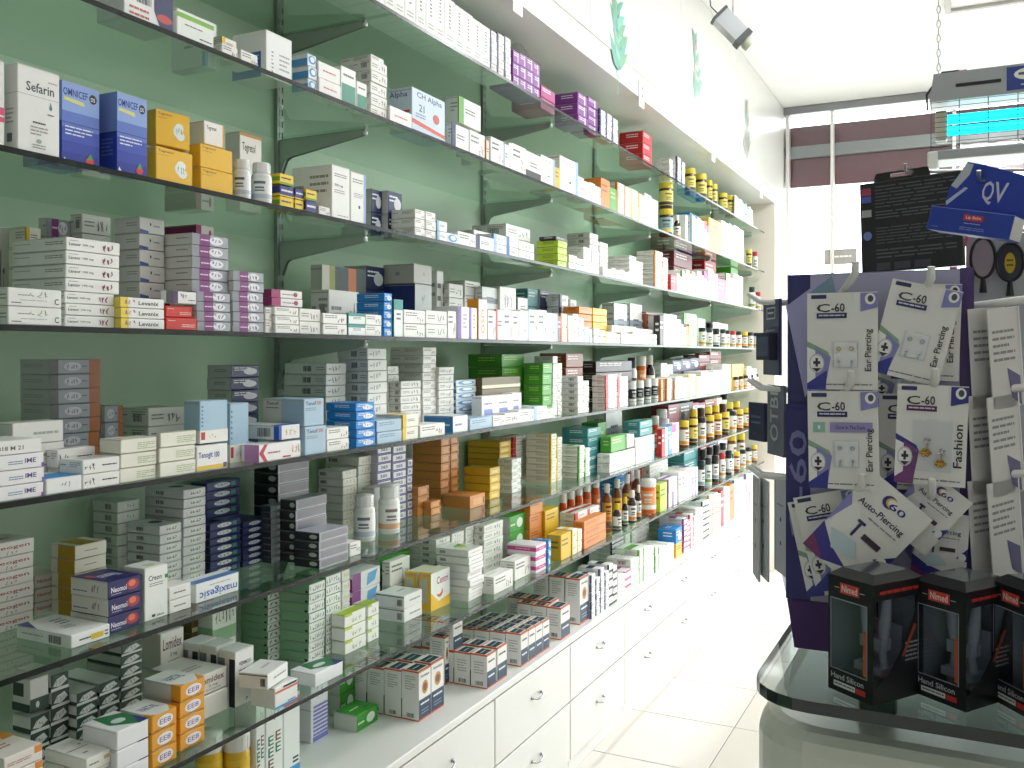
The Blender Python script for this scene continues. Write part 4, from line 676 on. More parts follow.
bottle_kind('jaryw', 'white-labelled amber jar with yellow lid', 'supplement_jar', '7a4a1a', 'e6c83a', 'f0ede2', 'e09a2a', 'jar', 'a03a2a')
bottle_kind('syr', 'amber syrup bottle with white cap', 'syrup_bottle', '8a4a14', 'f0efea', 'e8b04a', 'd9762f', 'syrup', '6a3a1a', True)
bottle_kind('syrd', 'dark syrup bottle with white label', 'syrup_bottle', '2a1a12', 'f0efea', 'f0efec', 'd98a3a', 'syrup', '3a3a44', True)
bottle_kind('syry', 'dark bottle with yellow cap and white label', 'syrup_bottle', '2a2018', 'e6c62f', 'eeeeea', '4a6a3a', 'syrup', '44444a', True)
bottle_kind('ora', 'orange jar with white lid', 'supplement_jar', 'e0662a', 'f2f0ec', 'f0a06a', 'f0ede8', 'jar', 'f4e4d8')
bottle_kind('orb', 'small orange bottle with white cap', 'pill_bottle', 'd9521f', 'efece6', 'e8702f', 'f0d8c8', 'pill', 'f4e0d0')
bottle_kind('can', 'white bottle with black label', 'pill_bottle', 'f0f0ee', 'efefec', '2a2a2e', 'e8e8e6', 'jar', 'e0e0e0')
bottle_kind('grn', 'white bottle with dark green cap', 'pill_bottle', 'eeeeea', '2f3a34', 'f0f0ea', '8a9a4a', 'pill', '4a4a4a')
bottle_kind('blk', 'small dark-capped bottle with white and orange label', 'dropper_bottle', 'e8e4da', '26282c', 'f2f0ea', 'e0962f', 'jar', '3a3a3a')
bottle_kind('blkw', 'small dark-capped bottle with white label', 'dropper_bottle', '3a3430', '1f2226', 'f2f0ec', '8a9aa8', 'jar', '44444a')
bottle_kind('brn', 'amber jar with dark cap and white label', 'supplement_jar', '6a3a1a', '3a2a22', 'efeae0', 'c86a2a', 'jar', '4a3a3a')
bottle_kind('baby', 'pale lilac shaped lotion bottle', 'lotion_bottle', 'd8d4ea', 'f0eff4', 'e8e6f2', 'a8a4d0', 'baby', '7a78a8')
bottle_kind('yjar', 'yellow tub with white lid', 'supplement_jar', 'e0b21f', 'e8e6e0', 'e6be2f', 'd8a81a', 'jar', 'c8981a')
bottle_kind('redc', 'white bottle with red cap', 'pill_bottle', 'efeeea', 'c23a3a', 'f0f0ee', 'c8a03a', 'pill', '4a4a4a')
BENT = []; BOTTLES = []
def BT(kind, sh, s, xc, w, h, up=0.0, q=''):
    z = SH_Z[sh]; X0 = D + s; Y = y_at(xc, X0); r = w * 1.1 * depth(X0, Y) / F_PX / 2; X = X0 + r; Y = y_at(xc, X); k = depth(X, Y) / F_PX
    desc, name, bm, cm, lm = BK[kind]
    o = bpy.data.objects.new(name, bm); col.objects.link(o); o.location = (-X, Y, z + .0003 + up); o.scale = (2 * r, 2 * r, h * k); o.rotation_euler = (0, 0, rnd.uniform(-.5, .5))
    for nm, me in (('cap', cm), ('label', lm)):
        c = bpy.data.objects.new(nm, me); col.objects.link(c); c.parent = o
    lab = f'{desc} {q} {SHELF_P[sh]}'.replace('  ', ' ')
    nw = near_word(dict(sh=sh, sty='', x0=X, y0=Y, y1=Y))
    if nw and not q and len((lab + ' near the ' + nw).split()) <= 16: lab += ' near the ' + nw
    tag(o, lab, name.split('_')[-1], lab); BOTTLES.append(o); BENT.append((sh, X, Y, r, z + up, h * k)); return h * k
def BROW(kinds, sh, s, x, x1, w0, w1, h0, h1):
    i = 0
    while x < x1:
        f = min(1, max(0, (x - BROW.x0) / max(1, x1 - BROW.x0))) if i else 0
        w, h = w0 + (w1 - w0) * f, h0 + (h1 - h0) * f
        BT(kinds[i % len(kinds)], sh, s, x + w / 2, w, h)
        if i == 0: BROW.x0 = x
        x += w + .6; i += 1
# top shelf jars
for xc, w, h in ((690, 10, 26), (701, 10, 27), (709, 6, 24), (714, 6, 23), (723, 8, 20), (730, 9, 22)): BT('jary', 1, .03, xc, w, h)
# second shelf
u = BT('jarb', 2, .02, 666, 13, 27); BT('jary', 2, .02, 666, 13, 26, up=u + .001)
BT('syrd', 2, .03, 677, 6, 25); BT('redc', 2, .03, 684, 5, 23)
for xc, k in ((749, 'jary'), (755, 'redc'), (760, 'redc'), (764, 'syr')): BT(k, 2, .03, xc, 5, 19)
# third shelf
BT('pillw', 3, .012, 242, 16, 40, q='beside the golden yellow boxes'); BT('pillw', 3, .012, 261.5, 18.5, 41, q='beside the small navy boxes')
BT('w' if 0 else 'grn', 3, .02, 752, 6, 22); BT('redc', 3, .02, 758, 5, 18)
# fourth shelf
BROW(['blk', 'grn', 'blkw', 'grn'], 4, .02, 699, 724, 6.5, 6, 19, 18); BROW(['blk', 'redc', 'blk', 'jaryw', 'blk'], 4, .02, 724, 762, 5.5, 5, 17, 15)
BT('grn', 4, .12, 754, 8, 30); BROW(['grn', 'blkw'], 4, .12, 700, 712, 6, 6, 24, 24)
# fifth shelf
for xc in (632.5, 640, 647.5, 654.5): BT('can', 5, .03, xc, 6.8, 23)
for xc, k, h in ((632, 'grn', 44), (641, 'ora', 44), (650, 'syrd', 44)): BT(k, 5, .12, xc, 9, h)
for xc in (736, 741, 746, 751, 756): BT('blk', 5, .01, xc, 4.2, 13)
# sixth shelf
BT('pillw', 6, .10, 364.5, 20, 46, q='by violet stack'); BT('pillo', 6, .10, 389, 20, 47, q='by violet stack')
BT('baby', 6, .12, 662, 15, 38); BROW(['jaryw', 'jary', 'blk', 'jaryw'], 6, .02, 680, 756, 8.5, 5.5, 27, 18)
BROW(['jaryw', 'brn', 'jary'], 6, .075, 690, 740, 7, 6, 32, 26); BT('brn', 6, .14, 724, 7, 36); BT('blkw', 6, .14, 746, 7, 36)
BROW(['orb', 'jaryw'], 6, .1, 634, 654, 8, 8, 36, 36)
# seventh shelf
for xc in (563, 571, 579, 587, 596): BT('orb', 7, .16, xc, 7.5, 50)
BT('syry', 7, .03, 617, 8, 27); BT('syry', 7, .04, 625, 6, 29); BT('syrd', 7, .035, 632, 8, 32); BT('syrd', 7, .045, 638.5, 5, 34); BT('ora', 7, .03, 648, 15, 34)
for xc in (607, 617, 627, 637): BT('syr', 7, .125, xc, 9, 40)
BROW(['blkw', 'grn', 'blkw', 'redc'], 7, .03, 698, 728, 6.5, 6, 28, 24); BROW(['blk', 'jaryw', 'blk'], 7, .03, 728, 758, 5.5, 5, 20, 16)
BROW(['blkw', 'blk'], 7, .075, 700, 726, 6, 6, 34, 30); BT('jaryw', 7, .1, 732, 8, 34); BT('jaryw', 7, .1, 741, 7, 30)
# worktop tubs
BT('yjar', 8, .17, 236, 25, 76); BT('yjar', 8, .2, 209, 24, 84)
# ---- the far bays are packed with smaller boxes: split the long ones
for e in list(ENT):
    L_, h_ = e['y1'] - e['y0'], (e['z1'] - e['z0']) / e['n']
    if e['px'] < 540 or not e['sty'].startswith('w'): continue
    if h_ > .045 and h_ < L_ * 1.15: e['n'] *= 2
    if L_ > .085:
        m_ = (e['y0'] + e['y1']) / 2; f_ = dict(e); f_['y0'] = m_ + .001; e['y1'] = m_ - .001; f_['z1'] = e['z0'] + (e['z1'] - e['z0']) * rnd.uniform(.86, 1.0); ENT.append(f_)
# ---- resolve overlaps between neighbouring stacks, then build every box
def clash(a, b): return min(a['x1'], b['x1']) - max(a['x0'], b['x0']), min(a['y1'], b['y1']) - max(a['y0'], b['y0']), min(a['z1'], b['z1']) - max(a['z0'], b['z0'])
for sh in range(1, 9):
    es = [e for e in ENT if e['sh'] == sh]
    for _ in range(3):
        for i, a in enumerate(es):
            for b in es[i + 1:]:
                dx, dy, dz = clash(a, b)
                if min(dx, dy, dz) < .0015: continue
                f, g = (a, b) if a['x0'] <= b['x0'] else (b, a)
                if dz < .012 and dz < dy: hi = a if a['z0'] > b['z0'] else b; k_ = hi['z1'] - hi['z0']; hi['z0'] += dz; hi['z1'] = hi['z0'] + k_; continue
                lo, hi = (a, b) if a['y0'] <= b['y0'] else (b, a)
                if dy < .02 and lo['y1'] - dy - lo['y0'] > .006 and hi['y0'] > lo['y0'] + .004: lo['y1'] -= dy + .001; continue
                if g['x0'] - f['x0'] > .022: f['x1'] = g['x0'] - .001; continue
                if hi['y0'] - lo['y0'] > .006: lo['y1'] = hi['y0'] - .001; continue
                t = f['x1'] - g['x0'] + .001; g['x0'] += t; g['x1'] = min(WALL - .027, max(g['x1'], g['x0'] + .015))
# keep boxes clear of the bottles standing in front of them
for (sh, X, Y, r, z0, hh) in BENT:
    for e in ENT:
        if e['sh'] != sh or e['z0'] > z0 + hh or e['z1'] < z0: continue
        if e['x0'] < X + r and e['x1'] > X - r and e['y0'] < Y + r and e['y1'] > Y - r:
            if e['x0'] > X - r * .3: t = X + r + .001 - e['x0']; e['x0'] += t; e['x1'] = min(WALL - .027, max(e['x1'], e['x0'] + .02))
            elif e['y0'] < Y - r and Y - r - e['y0'] > .012: e['y1'] = Y - r - .001
            elif e['y1'] > Y + r and e['y1'] - Y - r > .012: e['y0'] = Y + r + .001
            else: e['x1'] = max(e['x0'] + .008, X - r - .001)
def face_P(L, W, Hh):
    # local box: x in -W/2..W/2 (aisle side is +x), y in -L/2..L/2, z 0..H
    return {'F': lambda u, v, e: (W / 2 + e, (u - .5) * L, v * Hh), 'S': lambda u, v, e: ((u - .5) * W, -L / 2 - e, v * Hh), 'T': lambda u, v, e: (-(v - .5) * W, (u - .5) * L, Hh + e)}
ORDN = ['', 'second', 'third', 'fourth', 'fifth', 'sixth', 'seventh', 'eighth', 'ninth', 'tenth', 'eleventh']; BOXES = []; PRINT = {}
seam = ink('b5b2aa')
for ei, e in enumerate(ENT):
    base, desc, short, Fi, Si, Ti = STY[e['sty']]
    L, W, Ht = e['y1'] - e['y0'] - .0006, e['x1'] - e['x0'] - .0006, e['z1'] - e['z0']; n = e['n']; Hh = Ht / n
    if L < .004 or W < .006: continue
    upright = Hh > L * 1.15 and Hh > .05
    mb = MB(); mb.box(-W / 2, W / 2, -L / 2, L / 2, 0, Hh - .0010, card(base), .0013 if e['px'] < 560 else .002); me = mb.mesh('box')
    pb = MB(); P = face_P(L, W, Hh - .0010)
    paint(pb, P['F'], Fi, ei); paint(pb, P['S'], Si, ei + 500)
    paint(pb, P['T'], Ti, ei + 900)
    # tuck-flap seams of the folded carton
    if upright: pb.poly([P['F'](.02, .985, .0009), P['F'](.98, .985, .0009), P['F'](.98, .99, .0009), P['F'](.02, .99, .0009)], seam)
    else: pb.poly([P['S'](.02, .93, .0009), P['S'](.98, .93, .0009), P['S'](.98, .955, .0009), P['S'](.02, .955, .0009)], seam)
    pm = pb.mesh('print')
    flat = Hh < .3 * max(L, W)
    nm = 'medicine_carton' if upright else ('flat_medicine_box' if flat else 'medicine_box')
    if upright: desc = desc.replace('medicine box', 'upright carton')
    elif flat: desc = desc.replace('medicine box', 'flat medicine box')
    if e['q']: desc += ' ' + e['q']
    nw = near_word(e) if (not short or e['px'] > 560) else None
    for i in range(n):
        o = bpy.data.objects.new(nm, me); col.objects.link(o); j = e['jit'] if n > 1 else .3
        jx, jy = rnd.uniform(-1, 1) * .0012 * j, rnd.uniform(-1, 1) * .0010 * j
        o.location = (-(e['x0'] + e['x1']) / 2 + jx, (e['y0'] + e['y1']) / 2 + jy, e['z0'] + i * Hh + .0002)
        o.rotation_euler = (0, 0, math.radians(e['rot'] + rnd.uniform(-.5, .5) * j * min(1, .05 / max(L, W))))
        lab = desc
        if n > 1:
            pos = 'topmost of its stack' if i == n - 1 else ('lowest of its stack' if i == 0 else f'{ORDN[n - 1 - i]} from stack top')
            if len((desc + ' ' + pos + ' ' + SHELF_P[e['sh']]).split()) <= 16: lab += ', ' + pos + ','
        lab += ' ' + SHELF_P[e['sh']]
        if nw and len((lab + ' near the ' + nw).split()) <= 16: lab += ' near the ' + nw
        elif nw and len((lab + ' by ' + nw).split()) <= 16: lab += ' by ' + nw
        tag(o, lab, 'carton' if upright else ('flat box' if flat else 'box'), desc + ' ' + SHELF_P[e['sh']]); BOXES.append(o)

        p = bpy.data.objects.new('print', pm); col.objects.link(p); p.parent = o; PRINT[o.name] = p
# ------------------------------------------------------------------ shop front, ceiling fixtures
def zpix(py, X, Y): return CAM_H + (VY - py) * depth(X, Y) / F_PX     # X: metres left of the camera
alu = mat('white_aluminium', 'e6e4e2', 0.35, metal=0.2, noise=0.02); fas_m = mat('plum_fascia', '6e4450', 0.12, noise=0.05, scale=3, spec=0.7); grey_m = mat('grey_trim', '8f8f93', 0.3, metal=0.4)
win = empty('window_1', (0, Y_WIN, 0)); structure(win)
def wpart(name, b, bev=0.003):
    mb = MB(); mb.box(*b, bev); return mb.build(name, win)
X0w, X1w = -BULK, 2.3
wpart('head_rail', (X0w, X1w, -.03, .06, 3.44, 3.498, grey_m))
wpart('fascia_board', (X0w + .002, X1w - .002, .10, .13, 2.90, 3.37, fas_m))
wpart('reflection_bar', (X0w + .002, X1w - .002, .055, .099, 3.12, 3.21, grey_m))  # grey bar imitating the ceiling lights' reflection in the glossy fascia
for x in (X0w + .03, -.93, -.1, .72, 1.5, X1w - .03): wpart('mullion', (x - .012, x + .012, -.02, .05, .02, 3.44, alu))
wpart('sill', (X0w, X1w, -.04, .07, .0, .02, alu))
wg = clear_mat('window_glass', (0.96, 0.98, 0.97))
xs = [X0w + .03, -.93, -.1, .72, 1.5, X1w - .03]
for a, b in zip(xs, xs[1:]): wpart('pane', (a + .013, b - .013, .018, .022, .022, 3.43, wg), 0)
# opening-hours plate on the glass
xp = -x_at(840, Y_WIN - .01); zp = zpix(256.5, -xp, Y_WIN)
st_ = MB(); st_.box(-.115, .115, -.003, 0, -.058, .058, mat('plate_grey', 'a8a3a0', .5), .001); o = st_.build('notice_plate', None, (xp, Y_WIN + .0165, zp)); tag(o, 'small grey notice plate with white words on the shop window', 'sign')
pb = MB(); paint(pb, lambda u, v, e: ((u - .5) * .23, -.003 - e, (v - .5) * .116), [('l', .2, .35, .85, .65, 1, 'f4f4f2')], 3); pb.build('print', o)
mb = MB(); mb.box(-6, 8, 7.62, 22, -.2, -.02, mat('pavement', 'b9b6b0', .9, noise=.1, scale=2)); structure(mb.build('ground'))
# ceiling light panels (frames and diffusers round the lamps set at the top)
dif = mat('diffuser', 'f8f8f6', .5); fr_m = mat('panel_frame', 'b5b3b0', .4, metal=.3)
for i, (x, y, p) in enumerate(PANELS):
    t = empty('ceiling_light', (x, y, CEIL)); tag(t, f'recessed rectangular ceiling light panel, {["third", "second", "first"][i]} from the shop window', 'ceiling light', 'ceiling light panels over the aisle')
    mb = MB(); mb.box(-.28, .28, -.58, .58, -.012, -.004, dif); mb.build('diffuser', t)
    mb = MB()
    for b in ((-.31, -.28, -.61, .61), (.28, .31, -.61, .61), (-.28, .28, -.61, -.58), (-.28, .28, .58, .61)): mb.box(b[0], b[1], b[2], b[3], -.03, -.001, fr_m, .002)
    mb.build('frame', t)
# spotlight on a ceiling pole
Ys = 3.5; Xs = x_at(731, Ys); zs = zpix(27, Xs, Ys)
sp = empty('spotlight', (-Xs, Ys, zs)); tag(sp, 'silver box spotlight hanging from a ceiling pole before the bulkhead', 'spotlight')
ax = Vector((.10, .28, -.62)).normalized() if 0 else Vector((.55, .25, -.62)).normalized(); sx = ax.cross(Vector((0, 0, 1))).normalized(); sy = sx.cross(ax).normalized()
mb = MB(); mb.obox((0, 0, 0), ax * .062, sx * .028, sy * .032, mat('spot_silver', 'b9bdbf', .3, metal=.5)); mb.obox(-ax * .064, ax * .006, sx * .03, sy * .034, mat('spot_dark', '5c5f60', .5)); mb.obox(ax * .062, ax * .012, sx * .03, sy * .034, MATS['spot_dark']); mb.build('housing', sp)
mb = MB(); mb.tube([ax * .07, ax * .085, ax * .105], [.02, .026, .024], mat('lens_ring', 'd8dcc4', .3), 12); mb.build('lens', sp)
mb = MB(); mb.tube([(0.01, 0, .03), (0.01, 0, CEIL - zs - .005)], .006, alu, 8); mb.tube([(.01, 0, CEIL - zs - .02), (.01, 0, CEIL - zs - .001)], .03, alu, 12); mb.build('pole', sp)
mb = MB(); mb.tube([-ax * .07, (-.07, -.03, .08), (-.08, -.03, .2), (-.03, 0, CEIL - zs - .002)], .0025, MATS['spot_dark'], 6); mb.build('cable', sp)
# shelf-number tags clipped under the bulkhead edge
for px, s_ in ((517, '5'), (641, '10'), (713, '10'), (761, '7')):
    y = y_at(px, BULK); mb = MB(); mb.box(-.001, .003, -.035, .035, -.06, .05, mat('tag_white', 'f6f6f2', .4), .001)
    o = mb.build('number_tag', None, (-BULK + .001, y, SOFF + .02)); tag(o, f'small white number tag reading {s_} on the bulkhead edge', 'tag', 'number tags on the bulkhead')
    pb = MB(); paint(pb, lambda u, v, e: (.003 + e, (u - .5) * .06, -.03 + v * .07), [('t', .2, .2, .8, .9, s_, '2a2a2c')], 1); pb.build('number', o)
# ultraviolet insect killer hanging on chains
Yk = 2.6; xk = -x_at(930, Yk); dk = depth(-xk, Yk); zt = zpix(80, -xk, Yk); zb_ = zpix(160, -xk, Yk); Wk = .52
kil = empty('insect_killer', (xk, Yk, zb_)); tag(kil, 'grey ultraviolet insect killer with glowing cyan tubes hanging on chains', 'insect killer')
Hk = zt - zb_; hm = mat('killer_grey', 'a3a6a8', .35, metal=.4, noise=.03); wht = plastic('efeeea', .3)
mb = MB(); mb.prism([(0, Hk - .07), (.01, Hk), (Wk - .01, Hk), (Wk, Hk - .07)], -.05, .05, hm, 'y'); mb.build('top_cover', kil)
mb = MB(); mb.obox((.11, -.0505, Hk - .035), (.05, 0, .0), (0, .001, 0), (0, 0, .004), slot_m); mb.build('vent_slot_shade', kil)  # dark strip laid on the cover for the shade inside a vent opening
mb = MB(); mb.box(0, Wk, -.055, .055, -.012, .012, hm, .003); mb.box(-.004, .02, -.06, .06, -.035, .01, wht, .003); mb.build('tray', kil)
mb = MB(); mb.box(.172, .272, -.0515, -.0505, Hk - .062, Hk - .006, ink('2a3f8a')); mb.build('badge', kil)
pb = MB(); paint(pb, lambda u, v, e: (.172 + u * .1, -.0516 - e, Hk - .062 + v * .056), [('o', .15, .38, .85, .92, 'e8e8e0'), ('l', .25, .5, .75, .8, 1, '55586a'), ('l', .3, .12, .7, .26, 1, 'd0d4e4')], 2); pb.build('emblem', bpy.data.objects[-1] if 0 else kil)
uv = mat('uv_tube', '19d8ea', .3, emit=2.2)
for k_, z in enumerate((Hk - .105, Hk - .135)):
    mb = MB(); mb.tube([(.04, .01, z), (Wk - .04, .01, z)], .013, uv, 12); mb.build('uv_tube', kil)
for xh in (.012, Wk - .04):
    mb = MB(); mb.box(xh, xh + .028, -.015, .03, Hk - .16, Hk - .085, mat('lamp_holder', 'd8d4c2', .4), .003); mb.build('lamp_holder', kil)
mb = MB()
for s in (-1,):
    z = .02
    while z < Hk - .07: mb.tube([(.004, s * .05, z), (Wk - .004, s * .05, z)], .0007, slot_m, 4, False); z += .0125
    for x in [.004 + i * (Wk - .008) / 8 for i in range(9)]: mb.tube([(x, s * .05, .01), (x, s * .05, Hk - .07)], .0010, slot_m, 5, False)
mb.build('guard_grille', kil)
for x in (.02, Wk - .02):
    mb = MB(); z = Hk; k_ = 0
    while zb_ + z < CEIL - .012:
        a = (.004, 0, 0) if k_ % 2 else (0, .004, 0); pts = []
        for q in range(9): t = 2 * math.pi * q / 8; pts.append((x + a[0] * math.cos(t), a[1] * math.cos(t), z + .011 + .011 * math.sin(t)))
        mb.tube(pts, .0012, steel, 4, False); z += .0185; k_ += 1
    mb.build('chain', kil)
mb = MB(); mb.tube([(.07, 0, Hk), (.065, -.01, Hk + .012), (.03, -.04, Hk + .004), (-.006, -.05, Hk - .05), (-.004, -.05, Hk - .09)], .003, slot_m, 6); mb.build('power_cord', kil)
mb = MB(); mb.box(.05, .085, -.012, .012, Hk - .001, Hk + .016, plastic('c2454a'), .004); mb.build('plug', kil)

# ------------------------------------------------------------------ service counter and the display on it
ZG = 1.265
def round_rect(x0, x1, y0, y1, r, n=6):
    pts = []
    for cx, cy, a in ((x0 + r, y0 + r, math.pi), (x1 - r, y0 + r, 1.5 * math.pi), (x1 - r, y1 - r, 0), (x0 + r, y1 - r, .5 * math.pi)):
        for k in range(n + 1): t = a + k * math.pi / 2 / n; pts.append((cx + r * math.cos(t), cy + r * math.sin(t)))
    return pts
cnt_m = mat('counter_cream', 'dfe3d6', .3, noise=.02, scale=4)
mb = MB(); outl = [(0, 0), (0, 1)]
def bev_prism(mb, pts_fn, zs, m):
    rings = [[(x, y, z) for x, y in pts_fn(ins)] for ins, z in zs]; n = len(rings[0]); vs = [p for r in rings for p in r]; fs = []
    for i in range(len(rings) - 1):
        for k in range(n): fs.append((i * n + k, i * n + (k + 1) % n, (i + 1) * n + (k + 1) % n, (i + 1) * n + k))
    fs.append(tuple(range(n))[::-1]); fs.append(tuple((len(rings) - 1) * n + k for k in range(n))); mb.geo(vs, fs, m)
bev_prism(mb, lambda i: round_rect(-.235 + i, .9 - i, 1.09 + i, 1.95 - i, max(.02, .085 - i)), [(0, .002), (0, 1.145), (.004, 1.158), (.012, 1.167), (.025, 1.17)], cnt_m)
o = mb.build('service_counter'); tag(o, 'cream service counter with rounded corner under the glass top', 'counter')
cg = clear_mat('counter_glass', (0.62, 0.66, 0.65), fres=1.8)
mb = MB(); mb.prism(round_rect(-.2, .88, .93, 1.95, .06), ZG - .0118, ZG, cg); gt = mb.build('glass_countertop'); tag(gt, 'thick dark-edged glass countertop raised above the cream counter', 'countertop')
mb = MB(); pp = round_rect(-.2006, .8806, .9294, 1.9506, .0606); n = len(pp); mb.geo([(x, y, ZG - .0119) for x, y in pp] + [(x, y, ZG + .0001) for x, y in pp], [(k, (k + 1) % n, n + (k + 1) % n, n + k) for k in range(n)], mat('counter_edge', '1b2622', .07, spec=.9)); mb.build('polished_edge', gt)
for x, y in ((-.1, 1.2), (.5, 1.2), (-.1, 1.8), (.5, 1.8)):
    mb = MB(); mb.lathe([(0, 1.1702), (.022, 1.1702), (.022, ZG - .012), (0, ZG - .012)], mat('standoff', '8fae9e', .1, metal=.3), 12, x, y); mb.build('standoff', gt)
# earring stand
navy_m = mat('stand_navy', '26286e', .35, noise=.03); lav = 'a9a6d4'
stand = empty('earring_stand', (-.095, 1.11, ZG)); tag(stand, 'navy and purple cardboard earring display stand with white hooks', 'display stand')
def srel(p): return (p[0] + .095, p[1] - 1.11, p[2] - ZG)
bot = [(-.180, 1.092), (.01, 1.092), (.05, 1.30), (-.215, 1.30)]; top = [(-.187, 1.086), (.016, 1.086), (.065, 1.31), (-.238, 1.31)]
mb = MB(); vs = [srel((x, y, ZG + .0004)) for x, y in bot] + [srel((x, y, ZG + .056)) for x, y in top]
mb.geo(vs, [(3, 2, 1, 0), (4, 5, 6, 7), (0, 1, 5, 4), (1, 2, 6, 5), (2, 3, 7, 6), (3, 0, 4, 7)], mat('stand_purple', '4a2a6a', .3, noise=.03)); mb.build('base', stand)
PX0, PX1, PY, PZ0, PZ1 = -.189, .004, 1.10, ZG + .0565, 1.6925
mb = MB(); mb.box(*[PX0 + .095, PX1 + .095], 0, .03, .0565, PZ1 - ZG, navy_m, .001); pnl = mb.build('panel', stand); pnl.location = (0, -.01, 0)
pb = MB(); W_, H_ = PX1 - PX0, PZ1 - PZ0
paint(pb, lambda u, v, e: (PX0 + .095 + u * W_, -.01 - e, .0565 + v * H_), [('p', [(.14, .0), (.93, .0), (.93, .995), (.14, .995)], 'a9a8c4'), ('p', [(.93, 0), (1, 0), (1, 1), (.93, 1)], '4a3270'), ('p', [(.0, .90), (.22, .985), (.3, .8), (.11, .62)], lav), ('p', [(.11, .93), (.26, .99), (.3, .9)], '7f9ab0'), ('p', [(0, 0), (.14, 0), (.14, .6), (0, .6)], '26286e'), ('V', .02, .18, .12, .52, 'C-60', '7d7cb0'), ('p', [(.55, .55), (.8, .3), (.75, .1), (.5, .3)], '6f70b4')], 5); pb.build('print', pnl)
hk = plastic('f0efea', .35)
def hook(p0, p1, tipup=.012, par=stand):
    mb = MB(); p0, p1 = Vector(srel(p0)), Vector(srel(p1)); d = (p1 - p0); mb.tube([p0, p0 + d * .5, p1, p1 + d.normalized() * .003 + Vector((0, 0, tipup))], [.0042, .0042, .0042, .0036], hk, 8); return mb.build('hook', par)
def at_y(px, py, Y): X = x_at(px, Y); return (-X, Y, zpix(py, X, Y))
HOOKS = [((838, 299), (855, 274)), ((924, 293), (931, 279)), ((839, 399), (851, 383)), ((932, 392), (935, 381)), ((850, 494), (862, 486)), ((929, 501), (932, 491))]
for (a, b), (c, d) in HOOKS: hook(at_y(a, b, 1.0995), at_y(c, d, 1.03))
